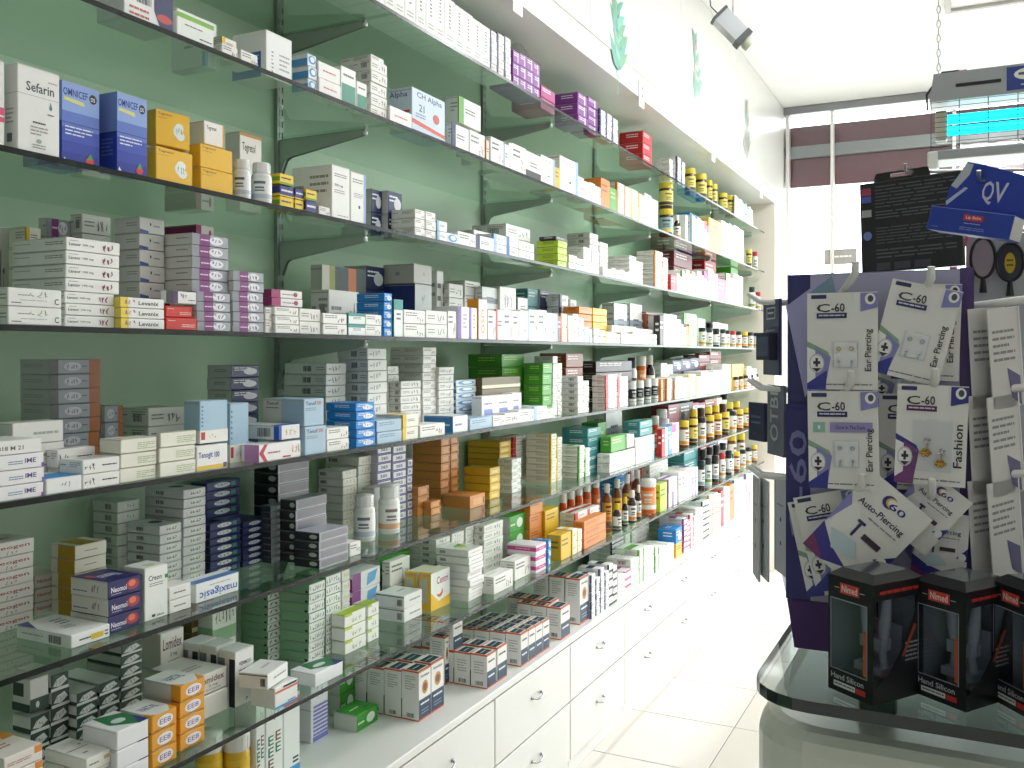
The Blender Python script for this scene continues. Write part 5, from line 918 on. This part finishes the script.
# earring cards
clear = clear_mat('blister', (.95, .96, .97), fres=1.35); gold = mat('gold', 'c89a3a', .2, metal=1.0); silver = mat('silver', 'b8bcc4', .2, metal=1.0)
def earring_card(px, py, wpx, hpx, Y, rot, kind, label, studs=None):
    X = x_at(px, Y); k_ = depth(X, Y) / F_PX; w, h = wpx * k_, hpx * k_
    c = empty('earring_card', (-X, Y, zpix(py, X, Y))); c.rotation_euler = (0, math.radians(rot), 0); tag(c, label, 'earring card', None)
    P = lambda u, v, e: ((u - .5) * w, -.0004 - e, (v - .5) * h)
    mb = MB(); mb.box(-w / 2, w / 2, -.0004, .0004, -h / 2, h / 2, card('eceae6')); mb.build('backing_card', c)
    purp = kind == 'fashion'; a1, a2 = ('7a3a7a', '2f2f86') if purp else ('2f358f', '8a88c4'); lines = [('l', .28, .035, .93, .065, 1, '77777a')]
    if kind == 'auto':
        it = [('p', [(.0, .32), (.28, .18), (.62, .1), (.3, .0), (0, 0)], '3a3490'), ('p', [(0, .16), (.3, .02), (.3, 0), (0, 0)], '7a3068'), ('p', [(.02, .62), (.06, .34), (.2, .28), (.42, .5), (.2, .66)], 'f2f1ee'), ('p', [(0, .72), (.12, .62), (.0, .3)], '8f8cc8'), ('o', .36, .80, .56, .93, '2c2f86'), ('o', .41, .82, .57, .92, 'e8c23a'), ('o', .44, .835, .58, .91, 'f2f1ee'), ('t', .48, .82, .72, .89, '60', '2c2f86'), ('t', .14, .66, .86, .745, 'Auto-Piercing', '2a2c4a'), ('l', .4, .6, .85, .64, 1, '9a9a9e'), ('r', .36, .38, .4, .54, '2c2f66'), ('r', .32, .53, .44, .56, '2c2f66'), ('r', .5, .42, .78, .48, '3a2a3a'), ('p', [(.12, .32), (.5, .36), (.66, .22), (.3, .16)], 'c8dce4'), ('p', [(.8, .34), (1, .5), (1, .3)], '3a3490'), ('o', .84, .3, .98, .42, 'f2f1ee')]
    else:
        it = [('p', [(0, .46), (.3, .36), (.22, .0), (0, 0)], 'f4f3f0'), ('p', [(.0, .5), (.3, .39), (.34, .33), (.0, .44)], '8fae90' if not purp else '2f2f86'), ('p', [(.12, .43), (.34, .33), (.26, .0), (.12, .12)], a2 if not purp else a1), ('p', [(0, 0), (.27, 0), (.29, .2), (.0, .06)], a1), ('o', .03, .17, .25, .37, 'c9c9cc'), ('o', .045, .185, .235, .355, 'f4f3f0'), ('r', .122, .235, .158, .325, '26262a'), ('r', .09, .262, .19, .292, '26262a'), ('p', [(.07, .22), (.21, .22), (.14, .18)], '26262a'),
              ('r', .06, .94, .28, .98, '2c2f66'), ('t', .14, .80, .33, .885, 'C', '2a2a32'), ('t', .35, .80, .54, .89, '-60', '2a2a32'), ('r', .14, .735, .57, .79, '2c2a62' if not purp else '5a2a52'), ('l', .17, .745, .54, .782, 1, 'd8d6e8'), ('p', [(.76, .99), (1, .99), (1, .84), (.76, .8)], a2), ('o', .82, .87, .97, .985, 'f2f1ee'), ('o', .86, .895, .94, .965, '4a4a4e')] + lines
        if kind == 'glow': it += [('r', .08, .58, .25, .68, '8fc0b0'), ('r', .15, .61, .18, .65, 'f2f2ee'), ('r', .32, .58, .92, .68, '9a90c4'), ('t', .4, .61, .82, .65, 'Glow In The Dark', '4a3a6a')]
        it.append(('V', .82, .19, .94, .62, 'Fashion' if purp else 'Ear Piercing', '2a2a2e'))
    pb = MB(); paint(pb, P, it, 3, .0002); pb.build('print', c)
    if kind in ('ear', 'glow', 'fashion'):
        u0, u1, v0, v1 = (.36, .74, .22, .5) if not purp else (.24, .80, .14, .66)
        p = P(0, 0, 0); bl = MB(); A, B_ = P(u0, v0, .0005), P(u1, v1, .0005); bl.box(A[0], B_[0], A[1] - .007, A[1], A[2], B_[2], clear, .001); b = bl.build('blister', c)
        if not purp:
            A, B_ = P(u0 + .03, v0 + .015, .0006), P(u1 - .03, v1 - .015, .0006); mb = MB(); mb.box(A[0], B_[0], A[1] - .0015, A[1], A[2], B_[2], card('f4f3f1'), .0004); mb.build('foam_pad', c)
            for uu in (u0 + .1, u1 - .1):
                mb = MB(); q = P(uu, v1 - .08, .004); mm = gold if studs == 'gold' else silver
                mb.tube([(q[0], q[1] + .002, q[2]), (q[0], q[1], q[2])], [.0022, .0026], mm, 10); mb.tube([(q[0], q[1], q[2]), (q[0], q[1] - .0016, q[2])], [.0020, .0008], silver, 10); mb.build('stud', c)
                mb = MB(); q = P(uu, v0 + .07, .004); mb.tube([(q[0], q[1], q[2]), (q[0], q[1] - .0005, q[2] - .006)], .0007, silver, 6); mb.tube([(q[0] - .0012, q[1], q[2]), (q[0] + .0012, q[1], q[2])], .0014, silver, 6); mb.build('stud_pin', c)
        else:
            for (uu, vv) in ((.45, .44), (.66, .34)):
                mb = MB(); q = Vector(P(uu, vv, .003))
                for k2 in range(4):
                    t = k2 * math.pi / 2 + .5; mb.tube([q, q + Vector((.0035 * math.cos(t), 0, .0035 * math.sin(t)))], [.0006, .0014], silver, 6)
                mb.tube([q + Vector((0, 0, -.003)), q + Vector((-.001, 0, -.008))], .0006, gold, 6)
                for k2 in range(6):
                    t = k2 * math.pi / 3; e_ = q + Vector((-.001, 0, -.012)); mb.tube([e_, e_ + Vector((.0055 * math.cos(t), -.001, .004 * math.sin(t)))], [.0012, .0018], gold, 6)
                mb.build('drop_earring', c)
    return c
earring_card(842, 341, 67, 97, 1.048, 0, 'ear', 'white ear piercing card with two gold studs, upright on the top hook', 'gold')
earring_card(915, 332, 66, 96, 1.052, 14, 'ear', 'white ear piercing card with two silver studs hanging askew', 'silver')
earring_card(926, 332, 62, 96, 1.078, 2, 'ear', 'white ear piercing card hanging behind the askew one', 'silver')
earring_card(843, 440, 67, 98, 1.046, -1, 'glow', 'white glow in the dark ear piercing card with pale studs', 'silver')
earring_card(931, 435, 65, 100, 1.046, 2, 'fashion', 'white and purple Fashion card with gold flower drop earrings')
earring_card(912, 442, 62, 96, 1.078, 0, 'ear', 'white ear piercing card behind the purple Fashion card', 'silver')
earring_card(905, 375, 60, 60, 1.088, 0, 'ear', 'white ear piercing card showing between the upper and lower hooks', 'silver')
earring_card(836, 540, 62, 96, 1.072, -14, 'ear', 'white C-60 card slanting left behind the big Auto-Piercing card', 'silver')
earring_card(829, 546, 62, 96, 1.084, -12, 'ear', 'white C-60 card at the back of the slanting fan', 'silver')
earring_card(866, 532, 72, 104, 1.048, 40, 'auto', 'large white Auto-Piercing card with 60 logo hanging steeply tilted')
earring_card(926, 512, 52, 70, 1.066, 38, 'auto', 'smaller tilted Auto-Piercing card on the lower right hook')
earring_card(940, 545, 50, 66, 1.082, 4, 'auto', 'upright Auto-Piercing card half hidden at the bottom right')
# ---- things hanging at the stand's left side
def lhook(py, n=2):
    for dy in (0, .035)[:n]:
        z = zpix(py, .19, 1.115); mb = MB(); mb.tube([srel((-.189, 1.108 + dy * .55, z)), srel((-.222, 1.108 + dy * .55, z + .002)), srel((-.236, 1.108 + dy * .55, z + .012))], [.0032, .003, .0026], hk, 8); mb.build('hook', stand)
for py in (303, 390, 478): lhook(py)
def pack(name, label, cat, X, Y, z0, z1, w, t, rotz, c, items=(), clearm=False, group=None):
    o = empty(name, (X, Y, z0), math.radians(rotz)); tag(o, label, cat, group)
    mb = MB(); mb.box(-w / 2, w / 2, -t / 2, t / 2, 0, z1 - z0, clear if clearm else card(c), .0006); mb.build('pouch' if not clearm else 'clear_sleeve', o)
    if items:
        pb = MB(); paint(pb, lambda u, v, e: ((u - .5) * w, -t / 2 - e, v * (z1 - z0)), items, 4); pb.build('print', o)
    return o
def zz(py, X=.2, Y=1.13): return zpix(py, X, Y)
pack('hanging_pouch', 'navy blue hanging packet with white framed mark on the left hooks', 'packet', -.210, 1.121, zz(375), zz(300), .06, .004, -62, '26305e', [('r', .25, .74, .8, .9, 'c8ccd8'), ('r', .29, .76, .76, .88, '26305e'), ('l', .34, .79, .7, .85, 1, 'e0e2ea'), ('l', .2, .5, .8, .62, 2, '8a90b0')])
pack('plastic_case', 'dark clear-fronted plastic case hanging before the navy packet', 'case', -.214, 1.106, zz(360), zz(333), .034, .010, -52, '1c2034', [('r', .1, .15, .9, .85, '4a5a78')])
pack('hanging_pouch', 'grey striped packet hanging tilted from the middle left hook', 'packet', -.205, 1.121, zz(455), zz(385), .05, .004, -58, '6f7684', [('V', .2, .2, .7, .9, 'OTBI', 'd8dce4')])
pack('hanging_pouch', 'dark navy packet dangling beside the grey striped one', 'packet', -.224, 1.106, zz(440), zz(402), .035, .005, -48, '232a4c', [('l', .2, .4, .8, .7, 2, '6a7396')])
for i, (X, Y) in enumerate(((-.200, 1.121), (-.218, 1.112), (-.230, 1.128))):
    pack('earring_strip', f'grey plastic earring strip on the lowest left hooks, {["inner", "middle", "outer"][i]} one of three', 'earring strip', X, Y, zz(572 + 4 * i), zz(478), .045, .0025, -62 - 4 * i, 'c6cacd', [('r', .08, .02, .14, .98, '9aa0a4'), ('o', .5, .55, .62, .6, '3a3a3e'), ('o', .5, .3, .62, .35, '3a3a3e'), ('l', .3, .7, .8, .75, 1, '8a8e92')], False, 'clear earring strips')
# ---- cards at the stand's right side
def rhook(py):
    z = zpix(py, -.03, 1.12); mb = MB(); mb.tube([srel((.004, 1.115, z)), srel((.055, 1.105, z + .006)), srel((.066, 1.102, z + .016))], [.0045, .0042, .0036], hk, 8); mb.build('hook', stand)
for py in (306, 392, 476): rhook(py)
k_ = 0
WORDS = ['topmost', 'middle', 'lowest']
for lv, py in enumerate((306, 392, 476)):
    for i, x in enumerate((.014, .031)):
        z1 = zpix(py + 2, -.03, 1.11); h = .105
        o = pack('side_card', f'white-edged grey card with printed lines, {["inner", "outer"][i]} one on the {WORDS[lv]} right hook', 'earring card', x + .006, 1.103, z1 - h, z1, .052, .0012, 48 + 6 * i, 'd8d6d2', [('l', .1, .45, .8, .8, 5, '8a8a8c'), ('p', [(.5, .4), (.9, .3), (.9, .0), (.6, .1)], '5a5480'), ('r', .96, 0, 1, 1, 'f0efec')])
        o.rotation_euler = (0, math.radians(-4 - 2 * i), math.radians(48 + 6 * i))
        mb = MB(); mb.box(-.018, .018, .0008, .011, .02, .06, clear, .002); mb.build('blister', o)
# ---- boxes with clear windows on the counter
smoke = clear_mat('smoked_window', (.35, .36, .38), fres=1.7); shine = clear_mat('glossy_window', (.8, .82, .85), fres=1.7)
blk = mat('box_black', '17171b', .3, noise=.03)
def support_box(p0, dirx, diry, w, d, h, label, red, mirror=False):
    """upright display box: near corner p0, left face along dirx (width w), right face along diry (depth d)"""
    ang = math.atan2(dirx[1], dirx[0]); o = empty('splint_box', (p0[0], p0[1], ZG + .0003)); tag(o, label, 'box', 'black splint boxes on the glass counter')
    ex = Vector((dirx[0], dirx[1], 0)).normalized(); ey = Vector((diry[0], diry[1], 0)).normalized(); nl = -ey; nr = -ex
    PL = lambda u, v, e: tuple(ex * (w * (1 - u)) + nl * e + Vector((0, 0, v * h)))       # left face, u from far left to near corner
    PR = lambda u, v, e: tuple(ey * (d * u) + nr * e + Vector((0, 0, v * h)))
    PB = lambda u, v, e: tuple(ey * d + ex * (w * (1 - u)) + Vector((0, 0, v * h)))
    PK = lambda u, v, e: tuple(ex * w + ey * (d * u) + Vector((0, 0, v * h)))
    sh = MB()
    def fr(P, a, b, c, dd):
        for q in ((0, 0, 1, b), (0, dd, 1, 1), (0, b, a, dd), (c, b, 1, dd)): sh.poly([P(q[0], q[1], 0), P(q[2], q[1], 0), P(q[2], q[3], 0), P(q[0], q[3], 0)], blk)
    fr(PL, .08, .2, .86, .8)
    cur = [(.05, .14), (.3, .24), (.55, .42), (.75, .62), (.9, .84)]
    sh.poly([PR(0, 0, 0), PR(1, 0, 0), PR(1, 1, 0), PR(.95, .86, 0)] + [PR(u, v, 0) for u, v in cur[::-1]] + [PR(0, .12, 0)], blk); sh.poly([PR(0, .86, 0), PR(.96, .86, 0), PR(1, 1, 0), PR(0, 1, 0)], blk)
    sh.poly([PB(0, 0, 0), PB(1, 0, 0), PB(1, 1, 0), PB(0, 1, 0)], blk); sh.poly([PK(0, 0, 0), PK(1, 0, 0), PK(1, 1, 0), PK(0, 1, 0)], blk)
    base = [Vector((0, 0, 0)), ex * w, ex * w + ey * d, ey * d]; sh.poly([tuple(p) for p in base], blk)
    T = [p + Vector((0, 0, h)) for p in base]; c = sum(T, Vector()) / 4; Tin = [p + (c - p) * .3 + Vector((0, 0, .007)) for p in T]
    for i in range(4): sh.poly([tuple(T[i]), tuple(T[(i + 1) % 4]), tuple(Tin[(i + 1) % 4]), tuple(Tin[i])], blk)
    sh.build('carton_shell', o)
    wn = MB(); wn.poly([PL(.08, .2, -.0003), PL(.86, .2, -.0003), PL(.86, .8, -.0003), PL(.08, .8, -.0003)], shine); wn.poly([PR(0, .12, -.0003)] + [PR(u, v, -.0003) for u, v in cur] + [PR(.95, .86, -.0003), PR(0, .86, -.0003)], shine); wn.poly([tuple(p) for p in Tin], mat('smoked_lid', '55585f', .12, spec=.8)); wn.build('window', o)
    pb = MB(); g = '9aa0ac'
    paint(pb, PL, [('r', .07, .8, .87, .808, g), ('r', .07, .192, .87, .2, g), ('r', .06, .192, .08, .808, g), ('r', .86, .192, .875, .808, g), ('r', .28, .86, .7, .95, 'c8463a'), ('t', .32, .875, .66, .935, 'Nimed', 'f0e0dc'), ('r', .16, .9, .26, .906, 'd0d0d4'), ('r', .72, .9, .82, .906, 'd0d0d4'), ('t', .08, .115, .8, .165, 'Hand Silicon', 'c4c8d0'), ('r', .14, .05, .62, .095, 'e0e0e2'), ('l', .17, .058, .6, .088, 1, '55555a'), ('r', .64, .05, .84, .095, 'c8362f'), ('r', .8, .22, .86, .6, 'b8502a')], 3, .0003)
    paint(pb, PR, [('l', .12, .885, .92, .955, 1, 'b8332a'), ('l', .62, .3, .9, .48, 5, '9a9ca4'), ('p', [(.8, .62), (.55, .36), (.6, .36), (.85, .6)], 'a8482a')], 4, .0003)
    pb.build('print', o)
    ins = MB(); cx = (ex * w + ey * d) / 2; pl_ = mat('splint_plastic', '8f98a4', .25, noise=.05)
    for s in (-1, 1): ins.tube([tuple(cx + ex * w * .25 * s + Vector((0, 0, .006))), tuple(cx + ex * w * .16 * s + Vector((0, 0, h * .35))), tuple(cx + ex * w * .2 * s + Vector((0, 0, h * .6))), tuple(cx + ex * w * .26 * s + Vector((0, 0, h * .86)))], [.005, .004, .006, .004], pl_, 8)
    lin_ = mat('grey_liner', '6a7480', .5)
    for Pq, off in ((PB, -ey * .0015), (PK, -ex * .0015)): ins.poly([tuple(Vector(Pq(u, v, 0)) + off) for u, v in ((.04, .02), (.96, .02), (.96, .97), (.04, .97))], lin_)
    ins.obox(tuple(cx + Vector((0, 0, h * .42))), tuple(ex * w * .24), tuple(ey * d * .1), (0, 0, .006), pl_); ins.obox(tuple(cx + Vector((0, 0, h * .2))), tuple(ex * w * .3), tuple(ey * d * .16), (0, 0, .004), pl_)
    ins.obox(tuple(cx + ey * d * .2 + Vector((0, 0, h * .3))), tuple(ex * w * .34), tuple(ey * d * .02), (0, 0, h * .28), mat('insert_card', '7d8896', .4)); ins.build('splint', o)
    return o
support_box(on_plane(873.5, 707, ZG), (-.045, .0345), (.041, .062), .0575, .074, .115, 'black splint box with clear windows beside the purple stand base', True)
support_box(on_plane(966, 713, ZG), (-.045, .0345), (.041, .062), .0575, .074, .112, 'black splint box with clear windows between two others', True)
support_box(on_plane(1033, 722, ZG), (-.035, .05), (.05, .035), .0575, .074, .116, 'black splint box with clear windows at the outer end of the row', True)
# ---- rack behind the stand: grey panel, arms, hanging goods
rack = empty('accessory_rack', (.2, 1.42, ZG)); tag(rack, 'grey accessory rack with wire arms behind the earring stand', 'rack')
acr = mat('rack_panel', 'b9b9bc', .25, noise=.05, scale=12)
mb = MB(); mb.box(-.205, .22, 0, .006, .03, .50, acr, .002); mb.build('panel', rack)
mb = MB(); mb.box(-.2, .22, -.06, .1, .0004, .03, mat('rack_base', '6a2a2e', .4), .004); mb.build('base', rack)
mb = MB(); mb.tube([(.0, .02, .03), (.0, .02, .72)], .008, steel, 10); mb.build('post', rack)
def arm(p0, p1, tip=.012):
    mb = MB(); p0 = Vector(p0) - Vector((.2, 1.42, ZG)); p1 = Vector(p1) - Vector((.2, 1.42, ZG)); mb.tube([p0, p1, p1 + Vector((0, -.004, tip))], .0024, steel, 8); mb.build('arm', rack)
# black comb-set pack hung by its slot
Yb = 1.30; X = x_at(911, Yb); kk = depth(X, Yb) / F_PX; zc0 = zpix(224, X, Yb); Wb, Hb = 97 * kk, 92 * kk
pk = empty('black_pack', (-X, Yb, zc0)); pk.rotation_euler = (0, math.radians(-1.5), math.radians(-14)); tag(pk, 'black hanging pack covered in fine white print above the earring stand', 'package')
mb = MB(); mb.box(-Wb / 2, Wb / 2, -.006, .006, -Hb / 2, Hb / 2, blk, .001); mb.build('carton', pk)
mb = MB(); sl = [(-.19 * Wb, Hb * .56), (.02 * Wb, Hb * .56), (.02 * Wb, Hb * .585), (-.19 * Wb, Hb * .585)]
mb.prism([(-.36 * Wb, Hb * .5), (.2 * Wb, Hb * .5), (.2 * Wb, Hb * .535), (-.36 * Wb, Hb * .535)], -.0008, .0008, blk, 'y'); mb.prism([(-.36 * Wb, Hb * .535), (-.19 * Wb, Hb * .535), (-.19 * Wb, Hb * .6), (-.34 * Wb, Hb * .6)], -.0008, .0008, blk, 'y'); mb.prism([(.02 * Wb, Hb * .535), (.2 * Wb, Hb * .535), (.18 * Wb, Hb * .6), (.02 * Wb, Hb * .6)], -.0008, .0008, blk, 'y'); mb.prism([(-.19 * Wb, Hb * .575), (.02 * Wb, Hb * .575), (.02 * Wb, Hb * .6), (-.19 * Wb, Hb * .6)], -.0008, .0008, blk, 'y'); mb.build('hang_tab', pk)
pb = MB(); paint(pb, lambda u, v, e: ((u - .5) * Wb, -.006 - e, (v - .5) * Hb), [('l', .16, .70, .96, .96, 7, '5e5e62'), ('l', .16, .58, .96, .68, 3, '6a6a6e'), ('l', .16, .30, .96, .5, 6, '606064'), ('l', .16, .14, .96, .26, 3, '6a6a6e'), ('r', .02, .86, .12, .94, 'b04a6a'), ('r', .02, .78, .12, .85, '5a6ac0'), ('r', .02, .62, .12, .7, 'b8b8b4'), ('o', .03, .36, .12, .46, '7a8ac8'), ('r', .16, .02, .3, .1, '4a4a4e'), ('r', .34, .02, .5, .1, '4a4a4e'), ('r', .54, .02, .7, .1, '4a4a4e')], 6); pb.build('print', pk)
arm((.2, 1.44, zc0 + Hb * .62), (-X - Wb * .05, Yb - .004, zc0 + Hb * .565), .01)
# blue QV lip balm tray box
Yq = 1.14; X = x_at(979, Yq); kk = depth(X, Yq) / F_PX; zq = zpix(209, X, Yq)
qv = empty('lip_balm_box', (-X, Yq, zq)); qv.rotation_euler = (0, math.radians(13), math.radians(-16)); tag(qv, 'blue QV lip balm display box hanging from a wire arm', 'box')
qb = card('1f3fa8'); qw = 78 * kk
mb = MB(); mb.box(-qw / 2, qw / 2, -.022, .022, -.030, -.004, qb, .0006); mb.build('tray', qv)
mb = MB(); mb.prism([(-qw / 2, -.004), (qw / 2, -.004), (qw / 2, .040), (qw * .3, .044), (-qw * .1, .050), (-qw * .34, .052), (-qw / 2, .02)], .019, .0215, qb, 'y'); mb.build('header', qv)
mb = MB(); mb.box(qw / 2, qw / 2 + .0004, -.02, .02, -.029, -.005, card('dcdcda')); mb.build('end_flap', qv)
pb = MB(); paint(pb, lambda u, v, e: ((u - .5) * qw, -.022 - e, -.030 + v * .026), [('r', .42, .56, .66, .8, 'c8323a'), ('t', .45, .6, .63, .76, 'Lip Balm', 'f4e4e4'), ('l', .44, .4, .64, .48, 1, 'b8c4e8'), ('l', .4, .14, .7, .3, 2, '8a9cd8'), ('l', .06, .12, .14, .2, 1, '8a9cd8')], 2); pb.build('print', qv)
pb = MB(); paint(pb, lambda u, v, e: ((u - .5) * qw, .019 - e, -.004 + v * .056), [('t', .42, .2, .56, .66, 'Q', 'd4d8e4'), ('t', .56, .26, .72, .66, 'V', 'd4d8e4'), ('p', [(.02, .5), (.16, .97), (.24, .96), (.22, .75), (.1, .45)], 'c8ccd4'), ('p', [(.0, .18), (.2, .5), (.24, .48), (.02, .1)], 'c8d0e4')], 2); pb.build('brand_print', qv)
arm((.2, 1.43, zq + .055), (-X, Yq + .012, zq + .034), .01)
# hair comb, mirrors
Yc = 1.395
X = x_at(955, Yc); mb = MB(); z0, z1 = zpix(275, X, Yc), zpix(232, X, Yc)
cb = empty('hair_clip', (-X, Yc, z0)); tag(cb, 'pink plastic hair comb hanging under the blue box', 'comb'); pk_ = plastic('d8607a', .3)
mb.tube([(-.012, 0, z1 - z0), (-.006, 0, (z1 - z0) * .5), (0, 0, 0)], [.004, .006, .004], pk_, 8); mb.tube([(.016, 0, z1 - z0 - .004), (.008, 0, (z1 - z0) * .6), (-.008, 0, (z1 - z0) * .55)], [.003, .004, .003], pk_, 8); mb.build('comb_body', cb)
arm((.2, 1.425, z1 + .002), (-X, Yc + .002, z1 - .003), .004)
for (px, py, w, h, c, lab) in ((983, 258, 22, 40, 'b9a8a4', 'oval black-rimmed hand mirror hanging on the rack'), (1010, 262, 24, 38, '2a2a2e', 'black oval hairbrush with yellow badge hanging on the rack')):
    X = x_at(px, Yc); kk = depth(X, Yc) / F_PX; o = empty('hand_mirror' if c != '2a2a2e' else 'hair_brush', (-X, Yc, zpix(py, X, Yc))); tag(o, lab, 'mirror' if c != '2a2a2e' else 'brush')
    a, b = w * kk / 2, h * kk / 2; mb = MB(); ring = [(a * math.cos(t * math.pi / 12), 0, b * math.sin(t * math.pi / 12)) for t in range(25)]
    mb.tube(ring, .0022, blk, 6, False); mb.build('rim', o)
    mb = MB(); mb.prism([(x * .97, z * .97) for x, y, z in ring[:-1]], .0, .003, mat('mirror_face', 'a89a98', .12) if c != '2a2a2e' else plastic('232326'), 'y'); mb.build('face', o)
    mb = MB(); mb.tube([(0, 0, -b), (0, 0, -b - .02)], [.003, .005], blk, 8); mb.build('handle', o)
    if c == '2a2a2e':
        pb = MB(); paint(pb, lambda u, v, e: ((u - .5) * 2 * a, -.0002 - e, (v - .5) * 2 * b), [('o', .3, .2, .7, .75, 'c8a81f'), ('l', .38, .35, .62, .6, 2, '3a3a1a')], 2); pb.build('badge', o)
    arm((-X, 1.425, zpix(py, X, Yc) + b + .002), (-X, Yc + .004, zpix(py, X, Yc) + b + .003), .003)

# crumpled clear bag lying on the purple boxes of the top shelf
Yb0, Yb1 = y_at(512, D + .05), y_at(536, D + .05); zb0 = SH_Z[1] + 40 * depth(D + .03, Yb0) / F_PX; r_ = random.Random(5); mb = MB(); vs = []; N = 9
for i in range(N):
    for j in range(N):
        a, b = i / (N - 1), j / (N - 1); vs.append((-(D + .025 + .1 * b), Yb0 + (Yb1 - Yb0) * a, zb0 + .002 + .05 * math.sin(math.pi * a) * math.sin(math.pi * b) * r_.uniform(.6, 1.2)))
mb.geo(vs, [(i * N + j, (i + 1) * N + j, (i + 1) * N + j + 1, i * N + j + 1) for i in range(N - 1) for j in range(N - 1)], clear_mat('bag_film', (.8, .8, .8), rough=.25, fres=1.6)); o = mb.build('plastic_bag'); tag(o, 'crumpled clear plastic bag lying on purple boxes, top shelf', 'bag')
# ------------------------------------------------------------------ beyond about 300 of a kind: the boxes that show least are joined into one object of kind stuff
from mathutils.bvhtree import BVHTree
bv, bf, own = [], [], []
for o in BOXES + BOTTLES:
    M = Matrix.Translation(o.location) @ o.rotation_euler.to_matrix().to_4x4() @ Matrix.Diagonal((*o.scale, 1)); c = [M @ Vector(q) for q in o.bound_box] if o.data.vertices else []
    xs_ = [v.co for v in o.data.vertices]; lo = [min(v[k] for v in xs_) for k in range(3)]; hi = [max(v[k] for v in xs_) for k in range(3)]
    vs, fs = box_geo(lo[0], hi[0], lo[1], hi[1], lo[2], hi[2]); n = len(bv); bv += [M @ Vector(q) for q in vs]; bf += [tuple(n + q for q in f) for f in fs]; own += [o.name] * 6
tree = BVHTree.FromPolygons(bv, bf); seen = {}; STEP = 3; cR = (math.cos(TH), math.sin(TH)); org = Vector((0, 0, CAM_H))
for iy in range(0, 768, STEP):
    for ix in range(0, 800, STEP):
        u = (ix + 1 - 512) / F_PX; d = Vector((-math.sin(TH) + u * cR[0], math.cos(TH) + u * cR[1], (VY - iy - 1) / F_PX)); h = tree.ray_cast(org, d.normalized())
        if h[2] is not None: seen[own[h[2]]] = seen.get(own[h[2]], 0) + 1
kinds = {}
for o in BOXES: kinds.setdefault(o.name.split('.')[0], []).append(o)
for kd, os_ in kinds.items():
    os_.sort(key=lambda o: -seen.get(o.name, 0)); keep = [o for o in os_[:300] if seen.get(o.name, 0) > 0]; rest = os_[len(keep):]
    if not rest: continue
    verts, faces, mis, mats_, first = [], [], [], [], {}
    for o in rest:
        for ob in [o] + [PRINT[o.name]]:
            mw = (o.matrix_basis if ob is o else o.matrix_basis @ ob.matrix_basis); base_i = len(verts); me = ob.data
            verts += [tuple(mw @ v.co) for v in me.vertices]; ms = []
            for m_ in me.materials:
                if m_ not in first: first[m_] = len(mats_); mats_.append(m_)
                ms.append(first[m_])
            for pl in me.polygons: faces.append(tuple(base_i + q for q in pl.vertices)); mis.append(ms[pl.material_index])
    bpy.data.batch_remove([PRINT[o.name] for o in rest] + rest)
    me = bpy.data.meshes.new('packed_' + kd); me.from_pydata(verts, [], faces)
    for m_ in mats_: me.materials.append(m_)
    me.polygons.foreach_set('material_index', mis); me.update()
    o = bpy.data.objects.new('packed_' + kd, me); col.objects.link(o); o['kind'] = 'stuff'
    tag(o, {'medicine_box': 'remaining small medicine boxes packed behind and between the others on the shelves', 'flat_medicine_box': 'remaining flat medicine boxes stacked behind and between the others on the shelves', 'medicine_carton': 'remaining upright cartons standing behind the front ones on the shelves'}[kd], 'boxes' if kd != 'medicine_carton' else 'cartons')
